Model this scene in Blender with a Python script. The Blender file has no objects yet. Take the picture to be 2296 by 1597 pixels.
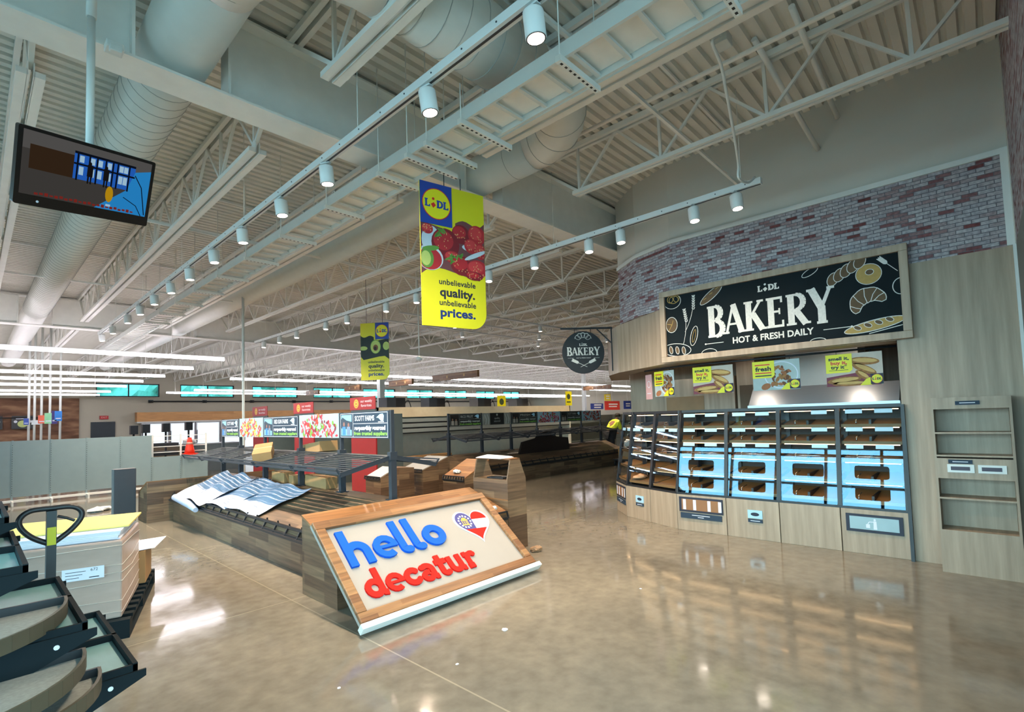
import bpy, bmesh, math, random
from mathutils import Vector, Matrix, Euler
C = bpy.context.scene.collection
SC = bpy.context.scene
PI = math.pi
rnd = random.Random(7)

# ---------------------------------------------------------------- camera
cam_d = bpy.data.cameras.new('camera'); cam = bpy.data.objects.new('camera', cam_d); C.objects.link(cam)
cam_d.sensor_width = 36.0; cam_d.sensor_fit = 'HORIZONTAL'
cam_d.lens = 1137.65 / 2296 * 36.0
cam_d.shift_y = (874.87 - 798.5) / 2296
cam_d.clip_start = 0.02; cam_d.clip_end = 300
_f = Vector((0.73003792, 0.68139185, 0.05243832)); _r = Vector((0.68320635, -0.72952989, -0.0318626)); _u = Vector((-0.01654441, -0.0590871, 0.99811572))
cam.matrix_world = Matrix(((_r.x, _u.x, -_f.x, 0.0), (_r.y, _u.y, -_f.y, 0.0), (_r.z, _u.z, -_f.z, 1.6), (0, 0, 0, 1)))
SC.camera = cam

# ---------------------------------------------------------------- world, daylight, exposure
SC.view_settings.view_transform = 'Standard'; SC.view_settings.look = 'None'
SC.view_settings.gamma = 1.0; SC.view_settings.exposure = 0.78
SC.view_settings.use_curve_mapping = False
W = bpy.data.worlds.new('sky'); SC.world = W; W.use_nodes = True
wn = W.node_tree.nodes; wl = W.node_tree.links
bg = wn['Background']; bg.inputs['Color'].default_value = (0.48, 0.78, 0.92, 1); bg.inputs['Strength'].default_value = 9.3
try:
    SC.cycles.max_bounces = 8; SC.cycles.transparent_max_bounces = 16
    SC.cycles.sample_clamp_indirect = 6.0; SC.cycles.caustics_reflective = False; SC.cycles.caustics_refractive = False
    SC.cycles.blur_glossy = 0.6
except Exception:
    pass

def portal(loc, rot, sx, sy):
    d = bpy.data.lights.new('daylight_portal', 'AREA'); d.shape = 'RECTANGLE'; d.size = sx; d.size_y = sy
    d.cycles.is_portal = True
    o = bpy.data.objects.new('daylight_portal', d); o.location = loc; o.rotation_euler = rot; C.objects.link(o)
portal((-4.12, 3.0, 2.0), (0, -PI / 2, 0), 3.5, 15.0)      # storefront glazing on the left side
portal((0.5, -5.12, 2.0), (PI / 2, 0, 0), 7.6, 3.5)        # entrance glazing behind the camera
portal((19, 37.35, 3.9), (-PI / 2, 0, 0), 34, 0.9)         # high windows of the far wall

# ---------------------------------------------------------------- materials
def lin(c):
    return tuple(((x / 12.92) if x <= 0.04045 else ((x + 0.055) / 1.055) ** 2.4) for x in c)
def hexc(h):
    h = h.lstrip('#'); return lin(tuple(int(h[i:i + 2], 16) / 255 for i in (0, 2, 4)))
MATS = {}
def mat(name, col, rough=0.5, metal=0.0, var=0.06, scale=6.0, emit=0.0, spec=0.5, stretch=None, bump=0.0):
    """one-colour procedural material with a little noise in tone"""
    if name in MATS: return MATS[name]
    if isinstance(col, str): col = hexc(col)
    m = bpy.data.materials.new(name); m.use_nodes = True; MATS[name] = m
    nt = m.node_tree; b = nt.nodes['Principled BSDF']; L = nt.links
    b.inputs['Roughness'].default_value = rough; b.inputs['Metallic'].default_value = metal
    b.inputs['Specular IOR Level'].default_value = spec
    m.diffuse_color = (*col, 1)
    if emit:
        b.inputs['Emission Color'].default_value = (*col, 1); b.inputs['Emission Strength'].default_value = emit
    b.inputs['Base Color'].default_value = (*col, 1)
    if var:
        tc = nt.nodes.new('ShaderNodeTexCoord'); no = nt.nodes.new('ShaderNodeTexNoise'); mp = nt.nodes.new('ShaderNodeMapping')
        no.inputs['Scale'].default_value = scale; no.inputs['Detail'].default_value = 4
        if stretch: mp.inputs['Scale'].default_value = stretch
        L.new(tc.outputs['UV'], mp.inputs['Vector']); L.new(mp.outputs[0], no.inputs['Vector'])
        mx = nt.nodes.new('ShaderNodeMix'); mx.data_type = 'RGBA'
        mx.inputs[6].default_value = (*[x * (1 - var * 2) for x in col], 1); mx.inputs[7].default_value = (*[min(1, x * (1 + var * 2)) for x in col], 1)
        L.new(no.outputs['Fac'], mx.inputs[0]); L.new(mx.outputs[2], b.inputs['Base Color'])
        if bump:
            bp = nt.nodes.new('ShaderNodeBump'); bp.inputs['Strength'].default_value = bump; bp.inputs['Distance'].default_value = 0.01
            L.new(no.outputs['Fac'], bp.inputs['Height']); L.new(bp.outputs[0], b.inputs['Normal'])
    return m
def emis(name, col, s):
    if name in MATS: return MATS[name]
    if isinstance(col, str): col = hexc(col)
    m = bpy.data.materials.new(name); m.use_nodes = True; MATS[name] = m
    nt = m.node_tree; nt.nodes.clear(); e = nt.nodes.new('ShaderNodeEmission'); o = nt.nodes.new('ShaderNodeOutputMaterial')
    e.inputs[0].default_value = (*col, 1); e.inputs[1].default_value = s; nt.links.new(e.outputs[0], o.inputs[0]); return m
def glassmat(name, tint=(0.93, 0.98, 0.98), ior=1.5, boost=0.0, gcol=(1, 1, 1)):
    m = bpy.data.materials.new(name); m.use_nodes = True; MATS[name] = m
    nt = m.node_tree; nt.nodes.clear(); N = nt.nodes.new; L = nt.links
    o = N('ShaderNodeOutputMaterial'); t = N('ShaderNodeBsdfTransparent'); g = N('ShaderNodeBsdfGlossy'); mx = N('ShaderNodeMixShader'); fr = N('ShaderNodeFresnel')
    ad = N('ShaderNodeMath'); ad.operation = 'ADD'; ad.inputs[1].default_value = boost; ad.use_clamp = True
    t.inputs[0].default_value = (*tint, 1); g.inputs[0].default_value = (*gcol, 1); g.inputs['Roughness'].default_value = 0.015; fr.inputs[0].default_value = ior
    L.new(fr.outputs[0], ad.inputs[0]); L.new(ad.outputs[0], mx.inputs[0]); L.new(t.outputs[0], mx.inputs[1]); L.new(g.outputs[0], mx.inputs[2]); L.new(mx.outputs[0], o.inputs[0])
    return m
def nodes_mat(name):
    m = bpy.data.materials.new(name); m.use_nodes = True; MATS[name] = m
    nt = m.node_tree; return m, nt, nt.nodes['Principled BSDF'], nt.nodes.new, nt.links
def ramp(nt, stops):
    r = nt.nodes.new('ShaderNodeValToRGB'); e = r.color_ramp.elements
    while len(e) < len(stops): e.new(0.5)
    for k, (p, c) in zip(e, stops): k.position = p; k.color = (*c, 1)
    return r
def plank_mat(name, cols, w=0.10, l=0.62, rough=0.45, grain=0.5):
    """butcher block planks running along U"""
    m, nt, b, N, L = nodes_mat(name)
    tc = N('ShaderNodeTexCoord'); br = N('ShaderNodeTexBrick')
    br.offset = 0.37; br.offset_frequency = 2; br.inputs['Scale'].default_value = 1; br.inputs['Brick Width'].default_value = l; br.inputs['Row Height'].default_value = w
    br.inputs['Mortar Size'].default_value = 0.0015; br.inputs['Color1'].default_value = (0, 0, 0, 1); br.inputs['Color2'].default_value = (1, 1, 1, 1); br.inputs['Mortar'].default_value = (0.25, 0.25, 0.25, 1)
    L.new(tc.outputs['UV'], br.inputs['Vector'])
    r = ramp(nt, [(i / (len(cols) - 1), hexc(c)) for i, c in enumerate(cols)]); L.new(br.outputs['Color'], r.inputs[0])
    mp = N('ShaderNodeMapping'); mp.inputs['Scale'].default_value = (2.0, 34.0, 1); L.new(tc.outputs['UV'], mp.inputs['Vector'])
    no = N('ShaderNodeTexNoise'); no.inputs['Scale'].default_value = 1.0; no.inputs['Detail'].default_value = 5; L.new(mp.outputs[0], no.inputs['Vector'])
    gr = ramp(nt, [(0.25, (1 - grain,) * 3), (0.75, (1.25,) * 3)]); L.new(no.outputs['Fac'], gr.inputs[0])
    mx = N('ShaderNodeMix'); mx.data_type = 'RGBA'; mx.blend_type = 'MULTIPLY'; mx.inputs[0].default_value = 1
    L.new(r.outputs[0], mx.inputs[6]); L.new(gr.outputs[0], mx.inputs[7]); L.new(mx.outputs[2], b.inputs['Base Color'])
    b.inputs['Roughness'].default_value = rough
    return m
def grain_mat(name, c0, c1, su=14.0, sv=0.8, rough=0.5):
    """laminate with a vertical grain (stretched along V)"""
    m, nt, b, N, L = nodes_mat(name)
    tc = N('ShaderNodeTexCoord'); mp = N('ShaderNodeMapping'); mp.inputs['Scale'].default_value = (su, sv, 1); L.new(tc.outputs['UV'], mp.inputs['Vector'])
    no = N('ShaderNodeTexNoise'); no.inputs['Scale'].default_value = 1.0; no.inputs['Detail'].default_value = 6; no.inputs['Roughness'].default_value = 0.6; L.new(mp.outputs[0], no.inputs['Vector'])
    r = ramp(nt, [(0.3, hexc(c0)), (0.7, hexc(c1))]); L.new(no.outputs['Fac'], r.inputs[0]); L.new(r.outputs[0], b.inputs['Base Color'])
    b.inputs['Roughness'].default_value = rough
    return m

M_white = mat('white_paint', '#d9dcd8', 0.45, var=0.03)
M_steelw = mat('white_steel', '#efeee8', 0.5, var=0.04)
M_deck = mat('painted_deck', '#e2dfd5', 0.6, var=0.05, scale=2)
M_duct = mat('duct_paint', '#dfdfd8', 0.42, var=0.03)
M_wall = mat('grey_wall_paint', '#cac6bc', 0.8, var=0.02, scale=2)
M_wallf = mat('beige_wall_paint', '#b9b4a4', 0.8, var=0.03, scale=1)
M_black = mat('black_metal', '#1b1d21', 0.45, var=0.08)
M_dark = mat('charcoal_metal', '#2a3038', 0.5, var=0.08)
M_navy = mat('navy_board', '#1e3346', 0.7, var=0.05)
M_teal = mat('dark_board', '#121b1f', 0.75, var=0.06, spec=0.15)
M_chrome = mat('chrome', '#c9ccd0', 0.18, metal=1.0, var=0.02)
M_steel = mat('stainless', '#b7b9bd', 0.33, metal=0.55, var=0.05, stretch=(1, 30, 1))
M_carton = mat('cardboard', '#9c774c', 0.8, var=0.08)
M_red = mat('red_panel', '#951a1f', 0.5, var=0.04)
M_yellow = mat('sign_yellow', '#e6dc14', 0.5, var=0.02)
M_blue = mat('sign_blue', '#1b3f97', 0.5, var=0.02)
M_redl = mat('sign_red', '#d8261f', 0.5, var=0.02)
M_cream = mat('cream_letter', '#cfcfca', 0.6, var=0.14, scale=40)
M_paper = mat('white_paper', '#d4d8e2', 0.7, var=0.03)
M_ink = mat('dark_ink', '#1d2233', 0.6, var=0.0)
M_gold = mat('gold_line', '#a98a45', 0.6, var=0.10, scale=30)
M_teals = mat('teal_tray_liner', '#6d9a9c', 0.4, var=0.10, stretch=(3, 1, 1))
M_greyp = mat('grey_panel', '#84979a', 0.5, var=0.03)
M_green = mat('leaf_green', '#4f8a35', 0.6, var=0.15)
M_wood = plank_mat('walnut_planks', ['#4c3a2c', '#6b523e', '#7e664e', '#594434', '#8c7357'])
M_woodh = plank_mat('honey_planks', ['#71492c', '#8e623c', '#9c734b', '#7d5535'], w=0.07)
M_lam = grain_mat('oak_laminate', '#8d7b67', '#b09c86')
M_glass = glassmat('case_glass', ior=1.6, boost=0.03, gcol=(0.42, 0.72, 1.0))  # blue put into the gloss colour so mirrored daylight looks bluer
M_glass2 = glassmat('window_glass', ior=1.3)
M_glass3 = glassmat('sky_dimming_glass', tint=(0.52, 0.72, 0.76), ior=1.3)  # tint added to tone down the bright sky behind the far windows

# ---------------------------------------------------------------- mesh builder
class MB:
    def __init__(s): s.v = []; s.f = []; s.m = []; s.sm = []; s.T = None
    def V(s, p):
        p = Vector(p)
        if s.T is not None: p = s.T @ p
        s.v.append(p); return len(s.v) - 1
    def F(s, idx, m=0, sm=False): s.f.append(tuple(idx)); s.m.append(m); s.sm.append(sm)
    def face(s, pts, m=0): s.F([s.V(p) for p in pts], m)
    def box(s, x0, x1, y0, y1, z0, z1, m=0):
        i = [s.V(p) for p in ((x0, y0, z0), (x1, y0, z0), (x1, y1, z0), (x0, y1, z0), (x0, y0, z1), (x1, y0, z1), (x1, y1, z1), (x0, y1, z1))]
        for q in ((3, 2, 1, 0), (4, 5, 6, 7), (0, 1, 5, 4), (1, 2, 6, 5), (2, 3, 7, 6), (3, 0, 4, 7)): s.F([i[k] for k in q], m)
    def hexa(s, P, m=0):
        i = [s.V(p) for p in P]
        for q in ((3, 2, 1, 0), (4, 5, 6, 7), (0, 1, 5, 4), (1, 2, 6, 5), (2, 3, 7, 6), (3, 0, 4, 7)): s.F([i[k] for k in q], m)
    def bar(s, p, q, w, h, m=0, up=(0, 0, 1)):
        p = Vector(p); q = Vector(q); d = (q - p).normalized(); up = Vector(up)
        if abs(d.dot(up)) > 0.98: up = Vector((1, 0, 0)) if abs(d.x) < 0.9 else Vector((0, 1, 0))
        a = d.cross(up).normalized() * w / 2; b = a.cross(d).normalized() * h / 2
        s.hexa([p - a - b, p + a - b, q + a - b, q - a - b, p - a + b, p + a + b, q + a + b, q - a + b], m)
    def tube(s, path, r, n=8, m=0, caps=True, closed=False):
        P = [Vector(p) for p in path]; N = len(P); rings = []
        rr = r if isinstance(r, (list, tuple)) else [r] * N
        prev = None
        for k in range(N):
            if closed: d = (P[(k + 1) % N] - P[k - 1]).normalized()
            else: d = (P[min(k + 1, N - 1)] - P[max(k - 1, 0)]).normalized()
            if prev is None:
                u = Vector((0, 0, 1)) if abs(d.z) < 0.9 else Vector((1, 0, 0)); a = d.cross(u).normalized()
            else: a = (prev - d * prev.dot(d)).normalized()
            prev = a; b = d.cross(a)
            rings.append([s.V(P[k] + (a * math.cos(t) + b * math.sin(t)) * rr[k]) for t in [2 * PI * i / n for i in range(n)]])
        for k in range(N if closed else N - 1):
            A = rings[k]; B = rings[(k + 1) % N]
            for i in range(n): s.F((A[i], A[(i + 1) % n], B[(i + 1) % n], B[i]), m, True)
        if caps and not closed: s.F(rings[0][::-1], m); s.F(rings[-1], m)
    def lathe(s, prof, c=(0, 0, 0), n=20, m=0, axis='z'):
        rings = []
        for r, z in prof:
            ring = []
            for i in range(n):
                t = 2 * PI * i / n; x, y = r * math.cos(t), r * math.sin(t)
                p = {'z': (x, y, z), 'y': (x, z, y), 'x': (z, x, y)}[axis]
                ring.append(s.V((c[0] + p[0], c[1] + p[1], c[2] + p[2])))
            rings.append(ring)
        for A, B in zip(rings, rings[1:]):
            for i in range(n): s.F((A[i], A[(i + 1) % n], B[(i + 1) % n], B[i]), m, True)
        s.F(rings[0][::-1], m); s.F(rings[-1], m)
    def poly(s, pts, y=0.0, m=0): s.F([s.V((p[0], y, p[1])) for p in pts], m)      # flat in local XZ, facing -y
    def prism(s, pts, y0, y1, m=0):
        a = [s.V((p[0], y0, p[1])) for p in pts]; b = [s.V((p[0], y1, p[1])) for p in pts]; n = len(pts)
        s.F(a, m); s.F(b[::-1], m)
        for i in range(n): s.F((a[i], b[i], b[(i + 1) % n], a[(i + 1) % n]), m)
    def prismx(s, pts, x0, x1, m=0):     # profile in (y,z), extruded along x
        a = [s.V((x0, p[0], p[1])) for p in pts]; b = [s.V((x1, p[0], p[1])) for p in pts]; n = len(pts)
        s.F(a[::-1], m); s.F(b, m)
        for i in range(n): s.F((a[(i + 1) % n], b[(i + 1) % n], b[i], a[i]), m)
    def prismz(s, pts, z0, z1, m=0):
        a = [s.V((p[0], p[1], z0)) for p in pts]; b = [s.V((p[0], p[1], z1)) for p in pts]; n = len(pts)
        s.F(a[::-1], m); s.F(b, m)
        for i in range(n): s.F((a[i], a[(i + 1) % n], b[(i + 1) % n], b[i]), m)
    def ell(s, cx, cz, rx, rz, y=0.0, m=0, n=20, rot=0.0):
        s.poly([(cx + rx * math.cos(t) * math.cos(rot) - rz * math.sin(t) * math.sin(rot), cz + rx * math.cos(t) * math.sin(rot) + rz * math.sin(t) * math.cos(rot)) for t in [2 * PI * i / n for i in range(n)]], y, m)
    def line(s, pts, w, y=0.0, m=0, closed=False, d=0.0):
        """ribbon along a 2D polyline in local XZ; mitred so it never overlaps itself"""
        P = [Vector(p) for p in pts]; N = len(P); A = []; B = []
        for k in range(N):
            p0 = P[k - 1] if (k or closed) else P[k]; p1 = P[(k + 1) % N] if (k < N - 1 or closed) else P[k]
            t = (p1 - p0); t = t.normalized() if t.length > 1e-9 else Vector((1, 0)); n_ = Vector((-t.y, t.x)) * w / 2
            A.append(s.V((P[k].x + n_.x, y, P[k].y + n_.y))); B.append(s.V((P[k].x - n_.x, y, P[k].y - n_.y)))
        for k in range(N if closed else N - 1): s.F((B[k], B[(k + 1) % N], A[(k + 1) % N], A[k]), m)
    def text(s, body, size, cx=0.0, cz=0.0, y=0.0, m=0, align='CENTER', depth=0.0, bold=0.0, sx=1.0, fit=None, rot=0.0):
        cu = bpy.data.curves.new('t', 'FONT'); cu.body = body; cu.size = size; cu.align_x = align; cu.align_y = 'CENTER'
        cu.extrude = depth / 2; cu.offset = bold; cu.resolution_u = 3; cu.space_character = 1.02
        o = bpy.data.objects.new('t', cu); C.objects.link(o)
        dg = bpy.context.evaluated_depsgraph_get(); me = bpy.data.meshes.new_from_object(o.evaluated_get(dg))
        xs = [v.co.x for v in me.vertices] or [0, 1]
        if fit: sx = fit / max(1e-6, max(xs) - min(xs))
        base = len(s.v); cr, sr = math.cos(rot), math.sin(rot)
        for v in me.vertices:
            x, z = v.co.x * sx, v.co.y
            s.V((cx + x * cr - z * sr, y - v.co.z - depth / 2, cz + x * sr + z * cr))
        for p in me.polygons: s.F([base + i for i in p.vertices], m)
        bpy.data.objects.remove(o); bpy.data.meshes.remove(me); bpy.data.curves.remove(cu)
    def build(s, name, mats, parent=None, grain=None, bevel=0.0):
        if not isinstance(mats, (list, tuple)): mats = [mats]
        me = bpy.data.meshes.new(name); me.from_pydata([tuple(p) for p in s.v], [], s.f)
        for mm in mats: me.materials.append(mm)
        me.polygons.foreach_set('material_index', s.m); me.polygons.foreach_set('use_smooth', s.sm)
        uv = me.uv_layers.new(name='UVMap')
        for p in me.polygons:
            n = p.normal
            if abs(n.z) > 0.75:
                a, b = (Vector((1, 0, 0)), Vector((0, 1, 0)))
                if grain == 'y': a, b = b, a
            else:
                a = Vector((-n.y, n.x, 0)).normalized(); b = n.cross(a)
            for li in p.loop_indices:
                co = me.vertices[me.loops[li].vertex_index].co
                uv.data[li].uv = (co.dot(a), co.dot(b))
        o = bpy.data.objects.new(name, me); C.objects.link(o)
        if parent is not None: o.parent = parent
        if bevel:
            bv = o.modifiers.new('bevel', 'BEVEL'); bv.width = bevel; bv.segments = 2; bv.limit_method = 'ANGLE'; bv.angle_limit = 0.7
        me.update(); return o

def tag(o, label, cat, group=None):
    o['label'] = label; o['category'] = cat
    if group: o['group'] = group
    return o
def thing(name, label, cat, loc=(0, 0, 0), rz=0.0, group=None, rot=None):
    o = bpy.data.objects.new(name, None); C.objects.link(o); o.empty_display_size = 0.05
    o.location = loc; o.rotation_euler = rot if rot else (0, 0, rz)
    return tag(o, label, cat, group)
def struct(o): o['kind'] = 'structure'; return o
def place(o, loc, rz=0.0): o.location = loc; o.rotation_euler = (0, 0, rz); return o
def copy_tree(o, parent=None):
    c = o.copy(); C.objects.link(c)
    if parent is not None: c.parent = parent; c.matrix_parent_inverse = o.matrix_parent_inverse.copy()
    for ch in list(o.children): copy_tree(ch, c)
    return c
ORD = ['first', 'second', 'third', 'fourth', 'fifth', 'sixth', 'seventh', 'eighth', 'ninth', 'tenth', 'eleventh', 'twelfth', 'thirteenth', 'fourteenth', 'fifteenth', 'sixteenth', 'seventeenth', 'eighteenth', 'nineteenth', 'twentieth', 'twenty-first', 'twenty-second', 'twenty-third', 'twenty-fourth', 'twenty-fifth', 'twenty-sixth']
def arc2(cx, cz, r, a0, a1, n): return [(cx + r * math.cos(a0 + (a1 - a0) * i / n), cz + r * math.sin(a0 + (a1 - a0) * i / n)) for i in range(n + 1)]
def rrect(x0, x1, z0, z1, r, n=5):
    return arc2(x1 - r, z1 - r, r, 0, PI / 2, n) + arc2(x0 + r, z1 - r, r, PI / 2, PI, n) + arc2(x0 + r, z0 + r, r, PI, 1.5 * PI, n) + arc2(x1 - r, z0 + r, r, 1.5 * PI, 2 * PI, n)

# slab letters drawn as strokes (used by the round shop emblem and the serif bakery lettering)
def strokes(mb, segs, ox, oz, sc, y, m, depth=0.0, xs=1.0):
    k = 0
    for (a, b, w) in segs:
        p = Vector(((a[0]) * sc * xs + ox, a[1] * sc + oz)); q = Vector(((b[0]) * sc * xs + ox, b[1] * sc + oz))
        t = (q - p).normalized(); n_ = Vector((-t.y, t.x)) * w * sc / 2
        pts = [(p.x - n_.x, p.y - n_.y), (q.x - n_.x, q.y - n_.y), (q.x + n_.x, q.y + n_.y), (p.x + n_.x, p.y + n_.y)]
        yy = y - 0.00006 * k; k += 1
        if depth: mb.prism(pts, yy - depth, yy, m)
        else: mb.poly(pts, yy, m)
def bowl(cx, cz, rx, rz, a0, a1, w, n=8):
    P = [(cx + rx * math.cos(a0 + (a1 - a0) * i / n), cz + rz * math.sin(a0 + (a1 - a0) * i / n)) for i in range(n + 1)]
    return [(P[i], (P[i + 1][0] + (P[i + 1][0] - P[i][0]) * .08, P[i + 1][1] + (P[i + 1][1] - P[i][1]) * .08), w * (0.55 + 0.45 * math.sin(PI * (i + .5) / n))) for i in range(n)]
def serif(x, z, w=0.30, t=0.07): return [((x - w / 2, z), (x + w / 2, z), t)]
GL = {
 'B': [((.16, 0), (.16, 1), .19)] + [((0, .035), (.35, .035), .07), ((0, .965), (.35, .965), .07), ((.2, .52), (.35, .52), .07)] + bowl(.33, .76, .22, .215, PI / 2, -PI / 2, .17) + bowl(.34, .265, .27, .24, PI / 2, -PI / 2, .18),
 'A': [((.08, 0), (.37, 1), .08), ((.37, 1), (.68, 0), .19), ((.18, .32), (.56, .32), .07)] + serif(.07, .035, .24) + serif(.68, .035, .3),
 'K': [((.16, 0), (.16, 1), .19), ((.22, .45), (.6, .97), .08), ((.32, .56), (.66, 0), .19)] + serif(.16, .035, .34) + serif(.16, .965, .34) + serif(.6, .965, .24) + serif(.68, .035, .26),
 'E': [((.16, 0), (.16, 1), .19), ((0, .04), (.6, .04), .08), ((0, .96), (.57, .96), .08), ((.2, .52), (.46, .52), .07), ((.57, 0), (.57, .22), .06), ((.54, .8), (.54, 1), .06), ((.46, .42), (.46, .62), .05)],
 'R': [((.16, 0), (.16, 1), .19), ((0, .965), (.35, .965), .07), ((.2, .48), (.36, .48), .07), ((.3, .5), (.64, 0), .19)] + bowl(.34, .73, .24, .245, PI / 2, -PI / 2, .17) + serif(.16, .035, .34) + serif(.68, .035, .24),
 'Y': [((.36, 0), (.36, .48), .19), ((.05, 1), (.36, .44), .19), ((.36, .44), (.66, 1), .09)] + serif(.36, .035, .34) + serif(.05, .965, .3) + serif(.67, .965, .24)}
GW = {'B': .68, 'A': .80, 'K': .82, 'E': .70, 'R': .80, 'Y': .76}
def bakery_word(mb, cx, cz, h, y, m, width, depth=0.0, rise=0.0):
    word = 'BAKERY'; sc = h; tot = sum(GW[c] for c in word); xs = width / (tot * sc); x = cx - width / 2; i = 0
    for c in word:
        big = 1.12 if c in 'BY' else 1.0
        strokes(mb, GL[c], x, cz - h / 2 + rise * i - (h * .06 if big > 1 else 0), sc * big, y - 0.0002 * i, m, depth, xs * (1 / big)); x += GW[c] * sc * xs; i += 1
def emblem(mb, cx, cz, w, y, mL, mI, depth=0.0):
    """the four slab letters with the tilted diamond"""
    s = w
    L_ = [((.06, 0), (.06, .30), .08), ((0, .02), (.22, .02), .05), ((.2, 0), (.2, .09), .05), ((0, .28), (.13, .28), .045)]
    D_ = [((.06, 0), (.06, .30), .09), ((0, .02), (.13, .02), .05), ((0, .28), (.13, .28), .05)] + bowl(.12, .15, .12, .125, PI / 2, -PI / 2, .09, 6)
    strokes(mb, L_, cx - .5 * s, cz - .15 * s, s, y, mL, depth); strokes(mb, D_, cx + .0 * s, cz - .15 * s, s, y, mL, depth); strokes(mb, L_, cx + .28 * s, cz - .15 * s, s, y, mL, depth)
    dx, dz = cx - .14 * s, cz - .06 * s
    mb.poly([(dx - .11 * s, dz + .02 * s), (dx - .01 * s, dz - .12 * s), (dx + .11 * s, dz - .0 * s), (dx + .02 * s, dz + .11 * s)], y - .0004, mI)
    mb.ell(dx + .0 * s, dz + .24 * s, .055 * s, .055 * s, y - .0004, mI, 12)
def logo(mb, cx, cz, r, y, mB, mY, mR, square=True):
    if square: mb.poly([(cx - r * 1.13, cz - r * 1.13), (cx + r * 1.13, cz - r * 1.13), (cx + r * 1.13, cz + r * 1.13), (cx - r * 1.13, cz + r * 1.13)], y, mB)
    mb.ell(cx, cz, r, r, y - .001, mR, 32); mb.ell(cx, cz, r * .95, r * .95, y - .002, mY, 32)
    emblem(mb, cx, cz, r * 1.65, y - .003, mB, mR)
# ================================================================ THE SETTING
# polished concrete floor with sawn joints
m, nt, b, N, L = nodes_mat('polished_concrete')
tc = N('ShaderNodeTexCoord'); n1 = N('ShaderNodeTexNoise'); n1.inputs['Scale'].default_value = 0.55; n1.inputs['Detail'].default_value = 7; n1.inputs['Roughness'].default_value = 0.62
n2 = N('ShaderNodeTexNoise'); n2.inputs['Scale'].default_value = 9; n2.inputs['Detail'].default_value = 5
L.new(tc.outputs['Object'], n1.inputs['Vector']); L.new(tc.outputs['Object'], n2.inputs['Vector'])
r1 = ramp(nt, [(0.30, hexc('#6a655c')), (0.55, hexc('#7e776a')), (0.75, hexc('#8e8676'))]); L.new(n1.outputs['Fac'], r1.inputs[0])
r2 = ramp(nt, [(0.3, (0.82,) * 3), (0.7, (1.1,) * 3)]); L.new(n2.outputs['Fac'], r2.inputs[0])
mx = N('ShaderNodeMix'); mx.data_type = 'RGBA'; mx.blend_type = 'MULTIPLY'; mx.inputs[0].default_value = 1; L.new(r1.outputs[0], mx.inputs[6]); L.new(r2.outputs[0], mx.inputs[7])
sp = N('ShaderNodeSeparateXYZ'); L.new(tc.outputs['Object'], sp.inputs[0])
def joint(sock, off, per):
    a = N('ShaderNodeMath'); a.operation = 'ADD'; a.inputs[1].default_value = -off + per * 40 + per / 2; L.new(sock, a.inputs[0])
    md = N('ShaderNodeMath'); md.operation = 'MODULO'; md.inputs[1].default_value = per; L.new(a.outputs[0], md.inputs[0])
    s2 = N('ShaderNodeMath'); s2.operation = 'SUBTRACT'; s2.inputs[1].default_value = per / 2; L.new(md.outputs[0], s2.inputs[0])
    ab = N('ShaderNodeMath'); ab.operation = 'ABSOLUTE'; L.new(s2.outputs[0], ab.inputs[0])
    lt = N('ShaderNodeMath'); lt.operation = 'LESS_THAN'; lt.inputs[1].default_value = 0.006; L.new(ab.outputs[0], lt.inputs[0]); return lt.outputs[0]
jm = N('ShaderNodeMath'); jm.operation = 'MAXIMUM'; L.new(joint(sp.outputs[0], 2.03, 9.0), jm.inputs[0]); L.new(joint(sp.outputs[1], 4.72, 9.0), jm.inputs[1])
mj = N('ShaderNodeMix'); mj.data_type = 'RGBA'; mj.inputs[7].default_value = (*hexc('#a89f8c'), 1); L.new(mx.outputs[2], mj.inputs[6])
jf = N('ShaderNodeMath'); jf.operation = 'MULTIPLY'; jf.inputs[1].default_value = 0.45; L.new(jm.outputs[0], jf.inputs[0]); L.new(jf.outputs[0], mj.inputs[0])
L.new(mj.outputs[2], b.inputs['Base Color'])
rr = ramp(nt, [(0.3, (0.06,) * 3), (0.7, (0.14,) * 3)]); L.new(n2.outputs['Fac'], rr.inputs[0]); L.new(rr.outputs[0], b.inputs['Roughness'])
b.inputs['Specular IOR Level'].default_value = 0.55
f = MB(); f.box(-5, 43, -6, 38, -0.15, 0); struct(f.build('floor', m))

# painted corrugated roof deck, ribs along X
d = MB(); y = -5.2; pts = []
while y < 37.4:
    pts += [(y, 5.05), (y + 0.070, 5.05), (y + 0.085, 5.095), (y + 0.115, 5.095)]; y += 0.13
pts.append((y, 5.05))
A = [d.V((-4.3, p[0], p[1])) for p in pts]; B = [d.V((42.3, p[0], p[1])) for p in pts]
for i in range(len(pts) - 1): d.F((A[i], A[i + 1], B[i + 1], B[i]))
d.box(-4.3, 42.3, -5.2, 37.4, 5.10, 5.2)
struct(d.build('ceiling', M_deck))

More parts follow.
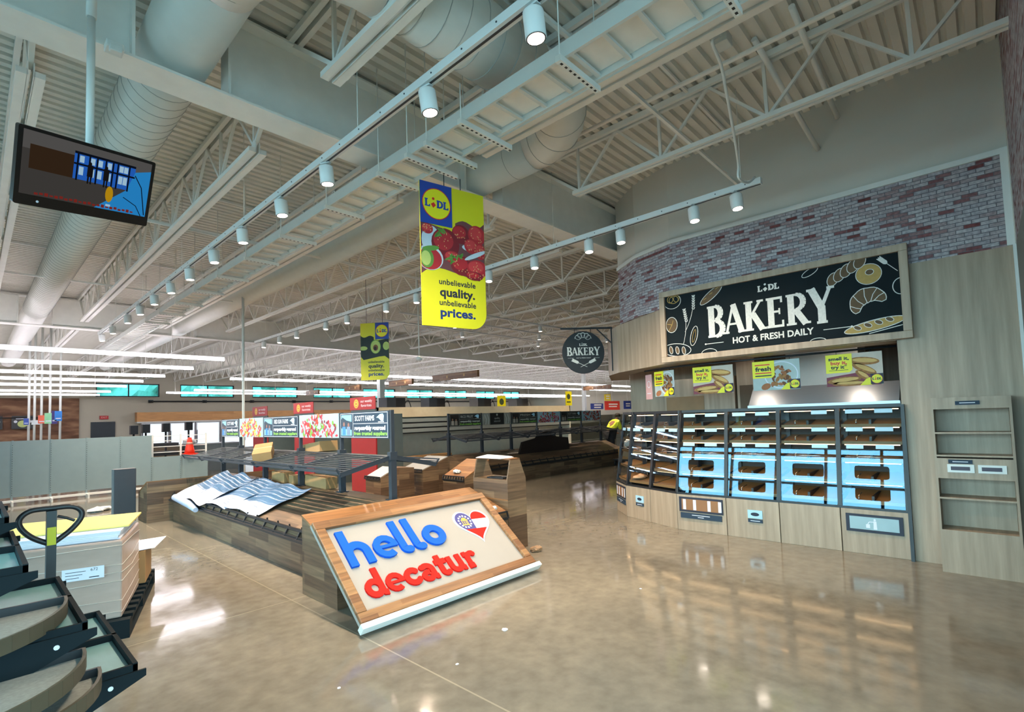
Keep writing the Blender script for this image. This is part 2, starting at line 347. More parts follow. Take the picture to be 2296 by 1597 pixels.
# walls
bk, nt, b, N, L = nodes_mat('whitewashed_brick')
tc = N('ShaderNodeTexCoord'); br = N('ShaderNodeTexBrick'); br.offset = 0.5; br.inputs['Scale'].default_value = 1
br.inputs['Brick Width'].default_value = 0.120; br.inputs['Row Height'].default_value = 0.0375; br.inputs['Mortar Size'].default_value = 0.0036; br.inputs['Mortar Smooth'].default_value = 0.3
br.inputs['Color1'].default_value = (0, 0, 0, 1); br.inputs['Color2'].default_value = (1, 1, 1, 1); br.inputs['Mortar'].default_value = (0, 0, 0, 1); br.inputs['Bias'].default_value = 0
nd = N('ShaderNodeTexNoise'); nd.inputs['Scale'].default_value = 10; nd.inputs['Detail'].default_value = 3
ma = N('ShaderNodeMapping'); ma.vector_type = 'POINT'; L.new(tc.outputs['UV'], nd.inputs['Vector'])
va = N('ShaderNodeVectorMath'); va.operation = 'SCALE'; va.inputs['Scale'].default_value = 0.010; L.new(nd.outputs['Color'], va.inputs[0])
vb = N('ShaderNodeVectorMath'); vb.operation = 'ADD'; L.new(tc.outputs['UV'], vb.inputs[0]); L.new(va.outputs[0], vb.inputs[1]); L.new(vb.outputs[0], br.inputs['Vector'])
rb = ramp(nt, [(0.0, hexc('#9c969c')), (0.35, hexc('#b4afb3')), (0.66, hexc('#a39799')), (0.84, hexc('#937a7c')), (0.95, hexc('#79484a')), (1.0, hexc('#6b3735'))]); L.new(br.outputs['Color'], rb.inputs[0])
n3 = N('ShaderNodeTexNoise'); n3.inputs['Scale'].default_value = 30; n3.inputs['Detail'].default_value = 5; L.new(tc.outputs['UV'], n3.inputs['Vector'])
r3 = ramp(nt, [(0.35, (0.72,) * 3), (0.65, (1.15,) * 3)]); L.new(n3.outputs['Fac'], r3.inputs[0])
m1 = N('ShaderNodeMix'); m1.data_type = 'RGBA'; m1.blend_type = 'MULTIPLY'; m1.inputs[0].default_value = 1; L.new(rb.outputs[0], m1.inputs[6]); L.new(r3.outputs[0], m1.inputs[7])
m2 = N('ShaderNodeMix'); m2.data_type = 'RGBA'; m2.inputs[7].default_value = (*hexc('#68636a'), 1); L.new(br.outputs['Fac'], m2.inputs[0]); L.new(m1.outputs[2], m2.inputs[6]); L.new(m2.outputs[2], b.inputs['Base Color'])
b.inputs['Roughness'].default_value = 0.85
bp = N('ShaderNodeBump'); bp.invert = True; bp.inputs['Strength'].default_value = 0.6; bp.inputs['Distance'].default_value = 0.006; L.new(br.outputs['Fac'], bp.inputs['Height']); L.new(bp.outputs[0], b.inputs['Normal'])
WP = [(6.63, -0.28), (6.63, 3.1), (6.85, 3.75), (7.25, 4.3), (9.6, 5.45)]
def band(mb, P, z0, z1, t, off=0.0, m=0):
    """a wall band of thickness t behind a plan polyline (left side seen)"""
    n = len(P); F_ = []; K = []
    for k in range(n):
        p = Vector(P[k]); a = (Vector(P[k]) - Vector(P[max(k - 1, 0)])); c = (Vector(P[min(k + 1, n - 1)]) - Vector(P[k]))
        a = a.normalized() if a.length else c.normalized(); c = c.normalized() if c.length else a
        nn = Vector((-a.y - c.y, a.x + c.x)).normalized()       # outward (towards -X)
        s = 1 / max(0.4, nn.dot(Vector((-c.y, c.x))))
        F_.append(p + nn * off * s); K.append(p + nn * (off - t) * s)
    for k in range(n - 1):
        mb.hexa([(*F_[k], z0), (*K[k], z0), (*K[k + 1], z0), (*F_[k + 1], z0), (*F_[k], z1), (*K[k], z1), (*K[k + 1], z1), (*F_[k + 1], z1)], m)
w = MB(); band(w, WP, 3.93, 5.12, 0.12, 0, 0); band(w, WP, 3.05, 3.93, 0.12, 0, 1); w.box(6.55, 6.75, -0.4, -0.28, 3.05, 5.12, 0)
struct(w.build('wall_bakery', [M_wall, bk]))
t = MB(); band(t, WP[:4], 3.93, 3.985, 0.05, 0.025); t.box(6.60, 6.635, -0.28, -0.225, 3.05, 3.985); struct(t.build('trim_1', M_white))
w = MB(); w.box(3.0, 6.63, -0.42, -0.285, 3.05, 5.12, 0); w.box(3.0, 6.63, -0.42, -0.285, 0, 3.05, 1); struct(w.build('wall_right', [bk, mat('grey_laminate', '#6a6d69', 0.6, var=0.05, stretch=(8, 1, 1))]))
t = MB(); t.box(6.58, 6.63, -0.285, -0.262, 0.0, 3.05); struct(t.build('trim_2', M_white))
# bakery room walls behind the cases
w = MB(); w.box(9.4, 9.5, -0.4, 5.4, 0, 3.05); w.box(6.75, 9.5, -0.4, -0.28, 0, 3.05); struct(w.build('wall_back_bakery', M_lam))
w = MB(); w.prismz([(6.72, -0.28), (9.4, -0.28), (9.4, 5.3), (8.0, 4.8), (7.55, 4.4), (6.95, 3.3), (6.72, 3.1)], 2.62, 2.66); struct(w.build('ceiling_bakery', mat('bakery_ceiling', '#b8b6b2', 0.7)))

# far wall with its row of high windows
WX = [(4.93, 8.0), (9.1, 12.25), (13.42, 16.6), (17.8, 20.95), (22.0, 25.1), (26.3, 29.2), (30.6, 33.4), (34.6, 37.3), (38.5, 41.1)]
w = MB(); w.box(-4.3, 42.3, 37.2, 37.45, 0, 3.5); w.box(-4.3, 42.3, 37.2, 37.45, 4.3, 5.1)
xs = [-4.3] + [v for p in WX for v in p] + [42.3]
for i in range(0, len(xs), 2): w.box(xs[i], xs[i + 1], 37.2, 37.45, 3.5, 4.3)
struct(w.build('wall_far', M_wallf))
for i, (a, c) in enumerate(WX):
    fr = MB(); mid = (a + c) / 2
    for x0, x1 in ((a, a + .06), (mid - .03, mid + .03), (c - .06, c)): fr.box(x0, x1, 37.26, 37.34, 3.5, 4.3)
    fr.box(a, c, 37.26, 37.34, 3.5, 3.56); fr.box(a, c, 37.26, 37.34, 4.24, 4.3)
    o = struct(fr.build('window_%d' % (i + 1), M_dark))
    g = MB(); g.box(a + .06, mid - .03, 37.295, 37.305, 3.56, 4.24); g.box(mid + .03, c - .06, 37.295, 37.305, 3.56, 4.24); g.build('pane', M_glass3, o)
w = MB(); w.box(42.1, 42.3, -6, 37.4, 0, 5.1); struct(w.build('wall_right_far', M_wallf))
# the walls behind the camera: glazed storefront and entrance
w = MB(); w.box(-4.2, -4.0, 10.6, 37.2, 0, 5.1); w.box(-4.2, -4.0, -5.2, 10.6, 3.75, 5.1); w.box(-4.2, -4.0, -5.2, 10.6, 0, 0.25); struct(w.build('wall_left', M_wall))
w = MB(); w.box(-4.2, 42.3, -5.2, -5.0, 3.75, 5.1); w.box(-4.2, 42.3, -5.2, -5.0, 0, 0.25); w.box(4.3, 42.3, -5.2, -5.0, 0.25, 3.75); struct(w.build('wall_entrance', M_wall))
fr = MB()
for k in range(12): fr.box(-4.14, -4.06, -4.62 + k * 1.38 - .035, -4.62 + k * 1.38 + .035, 0.25, 3.75)
for z in (0.28, 2.6, 3.72): fr.box(-4.14, -4.06, -4.62, 10.6, z - .03, z + .03)
o = struct(fr.build('window_10', M_dark)); g = MB(); g.box(-4.105, -4.095, -4.62, 10.6, .25, 3.75); g.build('pane', M_glass2, o)
fr = MB()
for k in range(7): fr.box(-4.0 + k * 1.38 - .035, -4.0 + k * 1.38 + .035, -5.14, -5.06, 0.25, 3.75)
for z in (0.28, 2.6, 3.72): fr.box(-4.0, 4.3, -5.14, -5.06, z - .03, z + .03)
o = struct(fr.build('window_11', M_dark)); g = MB(); g.box(-4.0, 4.3, -5.105, -5.095, .25, 3.75); g.build('pane', M_glass2, o)
# ground and trees outdoors
g = MB(); g.box(-60, 90, -60, -6.05, -0.3, -0.2); g.box(-60, -5.05, -6.05, 100, -0.3, -0.2); g.box(-5.05, 90, 38.05, 100, -0.3, -0.2); o = struct(g.build('ground', mat('asphalt', '#6b6f70', 0.9)))
g = MB(); nx = 120
for r_ in range(10):
    for k in range(nx + 1):
        g.v.append(Vector((-10 + k * 0.62, 47 + 1.2 * math.sin(k * .9) * math.sin(r_ * .8) + rnd.uniform(-.7, .7) + r_ * .15, -0.2 + r_ * 0.78 + (rnd.uniform(-.5, 1.2) if r_ > 7 else 0))))
for r_ in range(9):
    for k in range(nx): q = r_ * (nx + 1) + k; g.F((q, q + 1, q + nx + 2, q + nx + 1))
o = g.build('tree_belt', mat('foliage', '#6f9a86', 0.9, var=0.3, scale=3)); tag(o, 'green belt of trees outdoors seen through the high far windows', 'trees'); o['kind'] = 'stuff'

# second and first steel girders, each with square openings for the ducts
def girder(y0, y1, z0, x0, x1, label, holes):
    g = MB(); g.box(x0, x1, y0, y1, z0, z0 + .02); g.box(x0, x1, y0 + .02, y1 - .02, 4.97, 4.99)
    ym = (y0 + y1) / 2; xs = [x0]
    for c in holes: xs += [c - .33, c + .33]
    xs.append(x1)
    for i in range(0, len(xs), 2): g.box(xs[i], xs[i + 1], ym - .012, ym + .012, z0 + .02, 4.97)
    for c in holes:
        for s in (-.33, .31): g.box(c + s, c + s + .02, ym - .09, ym + .09, z0 + .02, 4.97)
    o = thing('roof_girder', label, 'girder', (0, 0, 0))
    g.build('beam_section', M_steelw, o); return o
girder(4.3, 4.6, 4.25, -4.0, 7.55, 'deep white steel girder crossing just behind the TV screen', [1.09, 4.30])
girder(17.1, 17.4, 4.25, -4.0, 42.0, 'long white steel girder far back, above where the spotlight tracks end', [1.09, 4.30])
# ================================================================ UNDER THE ROOF
# open-web joists between the girders
def joist(x, y0, y1, label, group, fine=True):
    o = thing('roof_joist', label, 'joist', (x, 0, 0), group=group)
    t = MB()
    for s in (-1, 1): t.box(s * .04 - .022, s * .04 + .022, y0, y1, 4.985, 5.045)
    t.build('top_chord', M_steelw, o)
    b0, b1 = y0 + .75, y1 - .75
    bt = MB()
    hv = .034 if x > 5 else .052; zb = 4.40 if x > 5 else 4.33
    for s in (-1, 1): bt.box(s * hv - hv * .62, s * hv + hv * .62, b0, b1, zb, zb + .045); (bt.box(s * .018 - .004, s * .018 + .004, b0, b1, zb, zb + .11) if x < 5 else None)
    bt.build('bottom_chord', M_steelw, o)
    wb = MB(); n = max(1, round((b1 - b0) / 1.07)); st = (b1 - b0) / n; ys = [b0 + .08 + (b1 - b0 - .16) * i / n for i in range(n + 1)]
    wb.bar((0, y0 + .1, 4.99), (0, ys[0], 4.43), .035, .035); wb.bar((0, y1 - .1, 4.99), (0, ys[-1], 4.43), .035, .035)
    for i in range(n + 1):
        wb.bar((0, ys[i], 4.43), (0, ys[i] + .01, 5.0), .03, .03)
        if i < n:
            mid = (ys[i] + ys[i + 1]) / 2
            wb.bar((0, ys[i], 4.43), (0, mid, 5.0), .028, .028); wb.bar((0, mid, 5.0), (0, ys[i + 1], 4.43), .028, .028)
    wb.build('web_bars', M_steelw, o)
    return o
JX = [0.28 + 1.66 * k for k in range(-2, 26)]
nearc = midc = farc = 0
for x in JX:
    if x < 6.5:
        joist(x, -5.0, 4.45, 'white open-web joist in front of the girder, %s from the left' % ORD[nearc], 'joists of the near bay'); nearc += 1
    if x < 27:
        joist(x, 4.45 if x < 7.4 else 5.6, 17.25, 'white open-web joist between the two girders, %s from the left' % ORD[midc], 'joists of the middle bay'); midc += 1
    if x < 40:
        joist(x, 17.25, 37.1, 'white open-web joist beyond the second girder, %s from the left' % ORD[farc], 'joists of the far bay'); farc += 1
# cross bridging rods
for k, (y, wd) in enumerate(((2.15, 'nearest the camera'), (8.3, 'halfway to the second girder'), (12.6, 'just short of the second girder'))):
    b_ = MB(); x1 = 6.6 if y < 4 else 26
    b_.bar((-3, y, 5.02), (x1, y, 5.02), .03, .03); b_.bar((-3, y, 4.46), (x1, y, 4.46), .03, .03)
    tag(b_.build('joist_bridging', M_steelw), 'thin white bridging rods running across the joists, %s' % wd, 'bridging', 'bridging rods across the joists')
# slender red sprinkler detail and pipes across the joists
p = MB(); p.tube([(-3.5, 9.2, 4.78), (26, 9.2, 4.78)], .03, 8); tag(p.build('sprinkler_pipe', M_steelw), 'slim white sprinkler pipe running across the ceiling above the hanging banners', 'pipe')
p = MB(); p.tube([(4.75, -4.5, 4.82), (4.75, 4.2, 4.82)], .022, 8); tag(p.build('conduit', M_steelw), 'thin white conduit running under the deck above the bakery wall', 'conduit')
for k, x in enumerate((5.55, 6.1)):
    p = MB(); p.tube([[(4.92, 1.38, 5.03), (4.75, 1.02, 5.03)][k], [(6.62, 1.25, 4.56), (6.62, 1.04, 4.85)][k]], .028, 8)
    tag(p.build('roof_brace', M_steelw), ['sloping white brace tube running from the deck down to the bakery wall, lower end lowest', 'shorter white brace tube above the bakery wall'][k], 'brace')

# spiral air ducts
def duct_tube(mb, path, r, n=28): mb.tube(path, r, n, 0)
def seams(mb, p, q, r, step, m=1):
    p = Vector(p); q = Vector(q); d = q - p; k = int(d.length / step); dn = d.normalized(); u = dn.cross(Vector((0, 0, 1))).normalized(); v = dn.cross(u)
    for i in range(1, k):
        c = p + d * i / k
        mb.tube([c + (u * math.cos(t) + v * math.sin(t)) * (r + .001) for t in [2 * PI * j / 28 for j in range(28)]], .0035, 4, m, closed=True)
M_seam = mat('duct_seam', '#a9aca8', 0.5, var=0)
du = thing('air_duct', 'big round pale duct rising past the TV screen and turning right overhead', 'duct', (1.09, 3.4, 4.62))
def local(pts, o): return [tuple(Vector(p) - o.location) for p in pts]
b = MB(); duct_tube(b, local([(1.09, 3.55, 4.62), (1.09, 17.0, 4.62), (1.09, 30, 4.62)], du), .25); seams(b, *local([(1.09, 4.6, 4.62), (1.09, 17, 4.62)], du), .25, .16); b.build('straight_run', [M_duct, M_seam], du)
b = MB(); duct_tube(b, local([(1.09 + .75 - .75 * math.cos(t), 3.55 - .75 * math.sin(t), 4.62) for t in [PI / 2 * i / 8 for i in range(9)]], du), [.25 + .03 * i / 8 for i in range(9)]); seams(b, *local([(1.09, 3.3, 4.62), (1.09, 3.6, 4.62)], du), .252, .1); b.build('elbow', [M_duct, M_seam], du)
b = MB(); duct_tube(b, local([(1.84, 2.80, 4.62), (3.3, 2.80, 4.62)], du), .28); seams(b, *local([(1.9, 2.8, 4.62), (3.3, 2.8, 4.62)], du), .28, .17); b.build('cross_run', [M_duct, M_seam], du)
d2 = thing('air_duct', 'round pale duct with an elbow, running back behind the strawberry banner', 'duct', (4.30, 3.5, 4.62))
b = MB(); duct_tube(b, local([(4.30, 3.55, 4.60), (4.30, 30, 4.60)], d2), .23); seams(b, *local([(4.3, 3.5, 4.6), (4.3, 4.2, 4.6)], d2), .23, .3); b.build('straight_run', [M_duct, M_seam], d2)
b = MB(); duct_tube(b, local([(4.30 - .75 + .75 * math.cos(t), 3.55 - .75 * math.sin(t), 4.61) for t in [PI / 2 * i / 8 for i in range(9)]], d2), [.23 + .04 * i / 8 for i in range(9)])
for i in (1, 3, 5, 7):
    t = PI / 2 * i / 8; c = Vector((4.30 - .75 + .75 * math.cos(t), 3.55 - .75 * math.sin(t), 4.61)) - d2.location; u = Vector((math.cos(t), -math.sin(t), 0)); rr_ = .232 + .04 * i / 8
    b.tube([c + (u * math.cos(s) + Vector((0, 0, 1)) * math.sin(s)) * rr_ for s in [2 * PI * j / 28 for j in range(28)]], .004, 4, 1, closed=True)
b.build('elbow', [M_duct, M_seam], d2)
b = MB(); duct_tube(b, local([(3.55, 2.80, 4.62), (3.3, 2.80, 4.62)], d2), .275); b.build('collar', [M_duct, M_seam], d2)

# lighting tracks with cylinder spotlights
M_lens = emis('lamp_lens', (1.0, 0.86, 0.74), 9.0); M_can = mat('lamp_white', '#dcdfde', 0.4, var=0.02)
def track(x, y0, y1, label, tilt):
    o = thing('light_track', label, 'light track', (x, y0, 3.9)); L_ = y1 - y0
    b = MB(); b.box(-.032, .032, 0, L_, 0, .062); b.box(-.008, .008, .01, L_ - .01, -.003, 0, 1); b.build('rail', [M_can, M_dark], o)
    c = MB()
    for k in range(int(L_ / 0.31)): c.lathe([(.006, -.0035), (.006, 0)], (-.032, .15 + k * .31, .031), 8, 0, 'x')
    c.build('rail_screws', M_dark, o)
    for k in range(int(L_ / 2.5) + 1):
        h = MB(); yy = min(.2 + k * 2.5, L_ - .1); h.tube([(0, yy, .06), (0, yy, 1.10)], .004, 5); h.build('hanger_wire', M_steelw, o)
    return o
T1_ = track(2.12, 0.9, 15.6, 'long white light track left of the cable tray, carrying thirteen spotlights', 0)
T2_ = track(5.50, 1.55, 15.0, 'white light track ending in front of the brick wall', 0)
def make_spot():
    o = thing('spotlight', '', 'spotlight')
    a = MB(); a.box(-.018, .018, -.045, .045, -.012, 0); a.tube([(0, 0, -.012), (0, 0, -.03)], .012, 8); a.box(.058, .070, -.012, .012, -.13, -.02); a.box(0, .066, -.010, .010, -.032, -.02); a.build('bracket', M_can, o)
    c = MB(); c.lathe([(.055, -.035), (.060, -.04), (.060, -.045), (.060, -.185), (.056, -.19)], n=24); c.build('housing', M_can, o)
    r = MB(); r.lathe([(.0565, -.1915), (.0565, -.1905), (.050, -.190)], n=24); r.build('trim_ring', M_dark, o)
    l = MB(); l.lathe([(.049, -.1925), (.049, -.1918)], n=20); l.build('lens', M_lens, o)
    return o
spot0 = None
Y1 = [1.73, 2.70, 4.15, 5.12, 6.18, 7.2, 8.25, 9.27, 10.3, 11.38, 12.44, 14.0, 15.3]
Y2 = [1.81, 2.27, 3.21, 3.68, 4.62, 5.55, 7.43, 8.4, 9.9, 10.84, 12.35, 13.35, 14.4]
def spot_light(parent, e, tgt, size=55):
    d = bpy.data.lights.new('spot_beam', 'SPOT'); d.energy = e; d.color = (1.0, 0.80, 0.60); d.spot_size = math.radians(size); d.spot_blend = 1.0; d.shadow_soft_size = 0.05
    l = bpy.data.objects.new('spot_beam', d); C.objects.link(l); l.parent = parent; l.location = (0, 0, -.21)
    l.rotation_euler = Vector(tgt).to_track_quat('-Z', 'Y').to_euler()
for row, (X, ys, nm) in enumerate(((2.12, Y1, 'on the left light track'), (5.50, Y2, 'on the right light track'))):
    for k, y in enumerate(ys):
        if spot0 is None: spot0 = make_spot(); o = spot0
        else: o = copy_tree(spot0)
        o.location = (X, y, 3.9); o.rotation_euler = ((-.10 if row == 0 else .05) * (1 if k % 2 else .4), (-.08 if row == 0 else .10), (k * 37 % 5) * .12 if row == 0 else PI / 2 - .3)
        tag(o, 'white cylindrical spotlight %s, %s from the front' % (nm, ORD[k]), 'spotlight', 'spotlights ' + nm)
for row, (X, ys) in enumerate(((2.12, Y1), (5.50, Y2))):
    for k, y in enumerate(ys):
        o = [q for q in bpy.data.objects if q.name.startswith('spotlight') and abs(q.location.x - X) < .01 and abs(q.location.y - y) < .01][0]
        if row == 0: spot_light(o, 190, (-.15 + .25 * (k % 3), -.15 + .3 * (k % 2), -1), 130)
        else: spot_light(o, 105 if k < 6 else 190, (0.25, 0, -1) if k < 6 else (0, .1, -1), 130)

# cable tray on strut hangers
o = thing('cable_tray', 'wide white cable tray hung on perforated struts beside the spotlight track', 'cable tray', (2.88, 0.0, 4.0))
b = MB()
for s in (-1, 1): b.box(s * .18 - .012, s * .18 + .012, -3, 20, 0, .11)
b.build('side_rails', M_white, o)
b = MB(); b.box(-.17, .17, 0, .03, .01, .03); r0 = b.build('rung', M_white, o); r0.location.y = -.6
for k in range(1, 84):
    r1 = r0.copy(); C.objects.link(r1); r1.parent = o; r1.location.y = -.6 + k * .2475
b = MB(); b.box(-.165, .165, -3, 20, .05, .058); b.build('floor_sheet', M_steelw, o)
YS = [-.4, 0.95, 1.95, 2.95, 3.40, 3.68, 4.15, 5.2, 6.4, 7.6, 8.8, 10, 11.2, 12.4, 13.6]
for k, y in enumerate(YS):
    s = MB(); x1 = .24 + (.12 if k in (3, 4, 5) else 0); s.box(-.24, x1, y - .022, y + .022, -.045, -.002)
    j = -.20
    while j < x1: s.box(j - .011, j + .011, y - .008, y + .008, -.0462, -.045, 1); j += .05
    s.build('strut', [M_steelw, M_black], o)
    for q in (-.22, .22):
        h = MB(); h.tube([(q, y, -.05), (q, y, .30 if 2.4 < y < 3.1 else 1.03)], .005, 6); h.build('threaded_rod', M_steelw, o)

# hanging TV screen
def tv():
    o = thing('hanging_television', 'black flat screen hung from the ceiling showing the entrance camera picture', 'television', (0.49, 3.98, 3.145), rot=(0, 0, 0))
    yaw, tilt, roll = .402, .458, .156
    n_ = Vector((math.sin(yaw), -math.cos(yaw), 0)); e1 = Vector((math.cos(yaw), math.sin(yaw), 0)); e2 = math.cos(tilt) * Vector((0, 0, 1)) + math.sin(tilt) * n_
    a = math.cos(roll) * e1 + math.sin(roll) * e2; u = -math.sin(roll) * e1 + math.cos(roll) * e2; bk_ = a.cross(u) * -1
    o.rotation_euler = Matrix((a, bk_, u)).transposed().to_euler()
    w, h = .36, .216
    b = MB(); b.prism(rrect(-w, w, -h, h, .012), 0, .035); b.box(-.22, .22, .035, .06, -.14, .14); b.build('casing', mat('tv_black', '#0b0b0d', 0.25, var=0.02), o)
    s = MB(); X0, X1, Z0, Z1 = -w + .022, w - .022, -h + .062, h - .018; y = -.001
    P = ['#4a4744', '#1c1a1a', '#3d2c1e', '#2c6fd8', '#bfe6ff', '#0f1624', '#d8a418', '#2f9be8', '#8e2f28', '#62605e']
    mats = [emis('screen_%d' % i, c, 0.34) for i, c in enumerate(P)]
    def q(x0, x1, z0, z1, m, k, sl=0): s.poly([(X0 + (X1 - X0) * x0, Z0 + (Z1 - Z0) * (z0 + 0)), (X0 + (X1 - X0) * x1, Z0 + (Z1 - Z0) * (z0 + sl)), (X0 + (X1 - X0) * x1, Z0 + (Z1 - Z0) * (z1 + sl * .4)), (X0 + (X1 - X0) * x0, Z0 + (Z1 - Z0) * z1)], y - k * .0003, m)
    q(0, 1, 0, 1, 0, 0); q(0, 1, .72, 1, 9, 1); q(.05, .36, .42, .80, 2, 2); q(.36, .86, .42, .86, 3, 2)
    s.poly([(X0 + (X1 - X0) * .55, Z0), (X1, Z0), (X1, Z1 * .75), (X0 + (X1 - X0) * .86, Z1 * .6), (X0 + (X1 - X0) * .80, Z0 + (Z1 - Z0) * .42)], y - .0009, 7)
    for x in (.38, .47, .53, .60, .66, .70, .80): q(x, x + .014, .40, .88, 5, 4)
    q(.36, .86, .66, .69, 5, 4); q(.36, .86, .84, .88, 5, 4)
    for x in (.40, .485, .545, .62, .72, .76): q(x, x + .035, .50, .64, 4, 5); q(x, x + .035, .71, .82, 4, 5)
    for x in (.47, .60): s.ell(X0 + (X1 - X0) * (x + .015), Z0 + (Z1 - Z0) * .72, .008, .012, y - .0019, 1, 10); q(x - .005, x + .04, .50, .70, 1, 6); q(x, x + .012, .38, .5, 1, 6); q(x + .022, x + .034, .38, .5, 1, 6)
    s.ell(X0 + (X1 - X0) * .66, Z0 + (Z1 - Z0) * .28, .022, .05, y - .0022, 6, 18); q(.64, .68, .06, .10, 4, 7)
    s.line([(X0 + (X1 - X0) * .86, Z1 * .5), (X0 + (X1 - X0) * .93, .03), (X1 - .01, Z0 + .01)], .006, y - .0024, 5); s.line([(X0 + (X1 - X0) * .78, Z0 + .10), (X0 + (X1 - X0) * .90, Z0 + .06), (X1 - .03, Z0)], .005, y - .0024, 5)
    for k in range(22): q(.10 + k * .036, .10 + k * .036 + .026, .02 + .01 * (k % 2), .055 + .01 * (k % 3), 8, 8)
    s.build('screen', mats, o)
    l = MB(); l.ell(-.25, -h + .03, .007, .007, -.001, 0, 12); l.build('indicator', M_paper, o)
    return o
tvo = tv()
p = thing('ceiling_pole', 'white pole hanging from the roof and holding the TV screen', 'pole', (0.495, 4.06, 3.3))
b = MB(); b.tube([(0, 0, 0.02), (0, 0, .95)], .022, 14); b.build('lower_tube', M_white, p)
b = MB(); b.tube([(0, 0, .95), (0, 0, 1.72)], .028, 14); b.build('upper_tube', M_white, p)
b = MB(); b.box(-.05, .05, -.03, .03, -.06, .02); b.build('mount', M_black, p)
s_ = thing('sensor_box', 'small white sensor box fixed under the girder right of the TV pole', 'sensor', (0.64, 4.24, 4.245))
b = MB(); b.box(-.05, .05, -.05, .05, -.05, 0); b.build('housing', M_white, s_, bevel=.006); b = MB(); b.box(-.035, .035, -.075, -.035, -.085, -.04); b.build('lens_cover', M_white, s_, bevel=.006)

# cord from the ceiling box to the right hand track
o = thing('junction_box', 'white electrical box under the roof joist where the curling white cord starts', 'electrical box', (3.86, 1.30, 4.40))
b = MB(); b.box(-.06, .06, -.05, .05, -.045, .045); b.build('box_body', M_white, o, bevel=.005); b = MB(); b.lathe([(.015, -.09), (.015, -.045)], (0, 0, 0), 10, 0, 'x'); b.build('cable_gland', M_white, o)
c = MB(); P = [(3.79, 1.30, 4.40), (3.72, 1.33, 4.33), (3.90, 1.34, 4.26), (4.10, 1.38, 4.18), (4.6, 1.50, 4.05), (5.05, 1.62, 3.98), (5.10, 1.64, 3.86), (5.30, 1.62, 3.87), (5.46, 1.60, 3.97)]
def smooth(P, n=6):
    P = [Vector(p) for p in P]; Q = []
    for i in range(len(P) - 1):
        a, b_, c_, d_ = P[max(i - 1, 0)], P[i], P[i + 1], P[min(i + 2, len(P) - 1)]
        for k in range(n):
            t = k / n; Q.append(.5 * ((2 * b_) + (c_ - a) * t + (2 * a - 5 * b_ + 4 * c_ - d_) * t * t + (3 * b_ - a - 3 * c_ + d_) * t ** 3))
    Q.append(P[-1]); return Q
c.tube(smooth(P), .012, 8); tag(c.build('power_cord', M_white), 'white power cord curling down to the end of the right hand light track', 'cord')

# suspended LED lines over the sales floor
M_led = emis('led_line', (0.97, 0.92, 1.0), 16.0)
def led(x0, x1, y, z, label, group):
    o = thing('linear_lamp', label, 'lamp', ((x0 + x1) / 2, y, z), group=group); h = (x1 - x0) / 2
    b = MB(); b.box(-h, h, -.012, .012, .02, .07); b.build('lamp_body', M_white, o)
    b = MB(); b.box(-h + .01, h - .01, -.037, .037, -.03, .02); b.build('diffuser', M_led, o)
    for k in range(int(2 * h / 3.5) + 1):
        w = MB(); xx = -h + .4 + k * 3.5
        if xx < h: w.tube([(xx, 0, .07), (xx, 0, 1.63)], .005, 5); w.build('hanger_wire', M_steelw, o)
for k, (y, x1) in enumerate(((15.1, 4.73), (17.9, 4.73), (21.0, 4.68), (23.6, 4.55), (26.6, 4.55), (30.6, 4.62), (33.5, 4.60))):
    led(-3.9, x1, y, 3.4, 'glowing white LED line over the left sales floor, %s from the front' % ORD[k], 'LED lines on the left')
for k, (y, x0) in enumerate(((17.75, 7.25), (21.25, 6.85), (28.4, 7.53), (30.9, 6.93))):
    led(x0, 41.5, y, 3.4, 'glowing white LED line over the right sales floor, %s from the front' % ORD[k], 'LED lines on the right')
# wooden department beams hung in a row between the LED lines
for k, (x, y0, y1) in enumerate(((12.5, 13.3, 15.9), (12.6, 17.4, 19.1), (12.4, 21.2, 22.6), (12.35, 25.2, 26.6), (26, 16.2, 18.2))):
    o = thing('hanging_sign_beam', 'tan wooden beam hung from the roof, %s' % ['nearest and highest of its row', 'second of its row behind the nearest', 'third of its row, small', 'farthest of its row', 'alone at the right beside the round sign'][k], 'sign beam', (x, (y0 + y1) / 2, 3.08), group='wooden beams hung from the roof')
    h = (y1 - y0) / 2; b = MB(); b.box(-.05, .05, -h, h, 0, .24); b.build('board', M_woodh, o, grain='y')
    w = MB()
    for s in (-.6, .6): w.tube([(0, s * h, .24), (0, s * h, 1.94)], .006, 5)
    w.build('hanger_wire', M_steelw, o)
    w = MB()
    for s in (-.45, .3): w.box(-.056, -.05, s * h - .04, s * h + .04, .07, .17)
    w.build('mark', mat('sign_brass', '#c9a06a', 0.5), o)
# row of spots over the far aisles
sp = []
for k in range(16):
    o = copy_tree(spot0); x = 8.2 + k * 1.25; y = 9.9 + (k % 3) * 1.1
    o.location = (x, y, 4.38); tag(o, 'small white spotlight in the far row behind the big banner, %s from the left' % ORD[k], 'spotlight', 'far row of small spotlights')
    for ch in list(o.children):
        if ch.type == 'LIGHT': bpy.data.objects.remove(ch)
    if k % 2 == 0: spot_light(o, 330, (0, 0, -1), 130)
for j in range(3):
    tk = MB(); tk.box(7.6, 28, 9.87 + j * 1.1, 9.93 + j * 1.1, 4.38, 4.42)
    tag(tk.build('light_track', M_can), 'white track of the far small spotlights, %s from the front' % ORD[j], 'light track', 'tracks of the far small spotlights')
# white roof columns
for k, (x, y) in enumerate(((11.2, 17.6), (28.6, 20.0))):
    c = MB(); c.box(x - .11, x + .11, y - .11, y + .11, 0, 4.97); struct(c.build('column_%d' % (k + 1), M_white))
p = MB(); p.tube([(4.14, 12.0, 0), (4.14, 12.0, 5.03)], .028, 12); tag(p.build('roof_post', M_white), 'slim white post rising to the roof behind the produce sign boards', 'post')
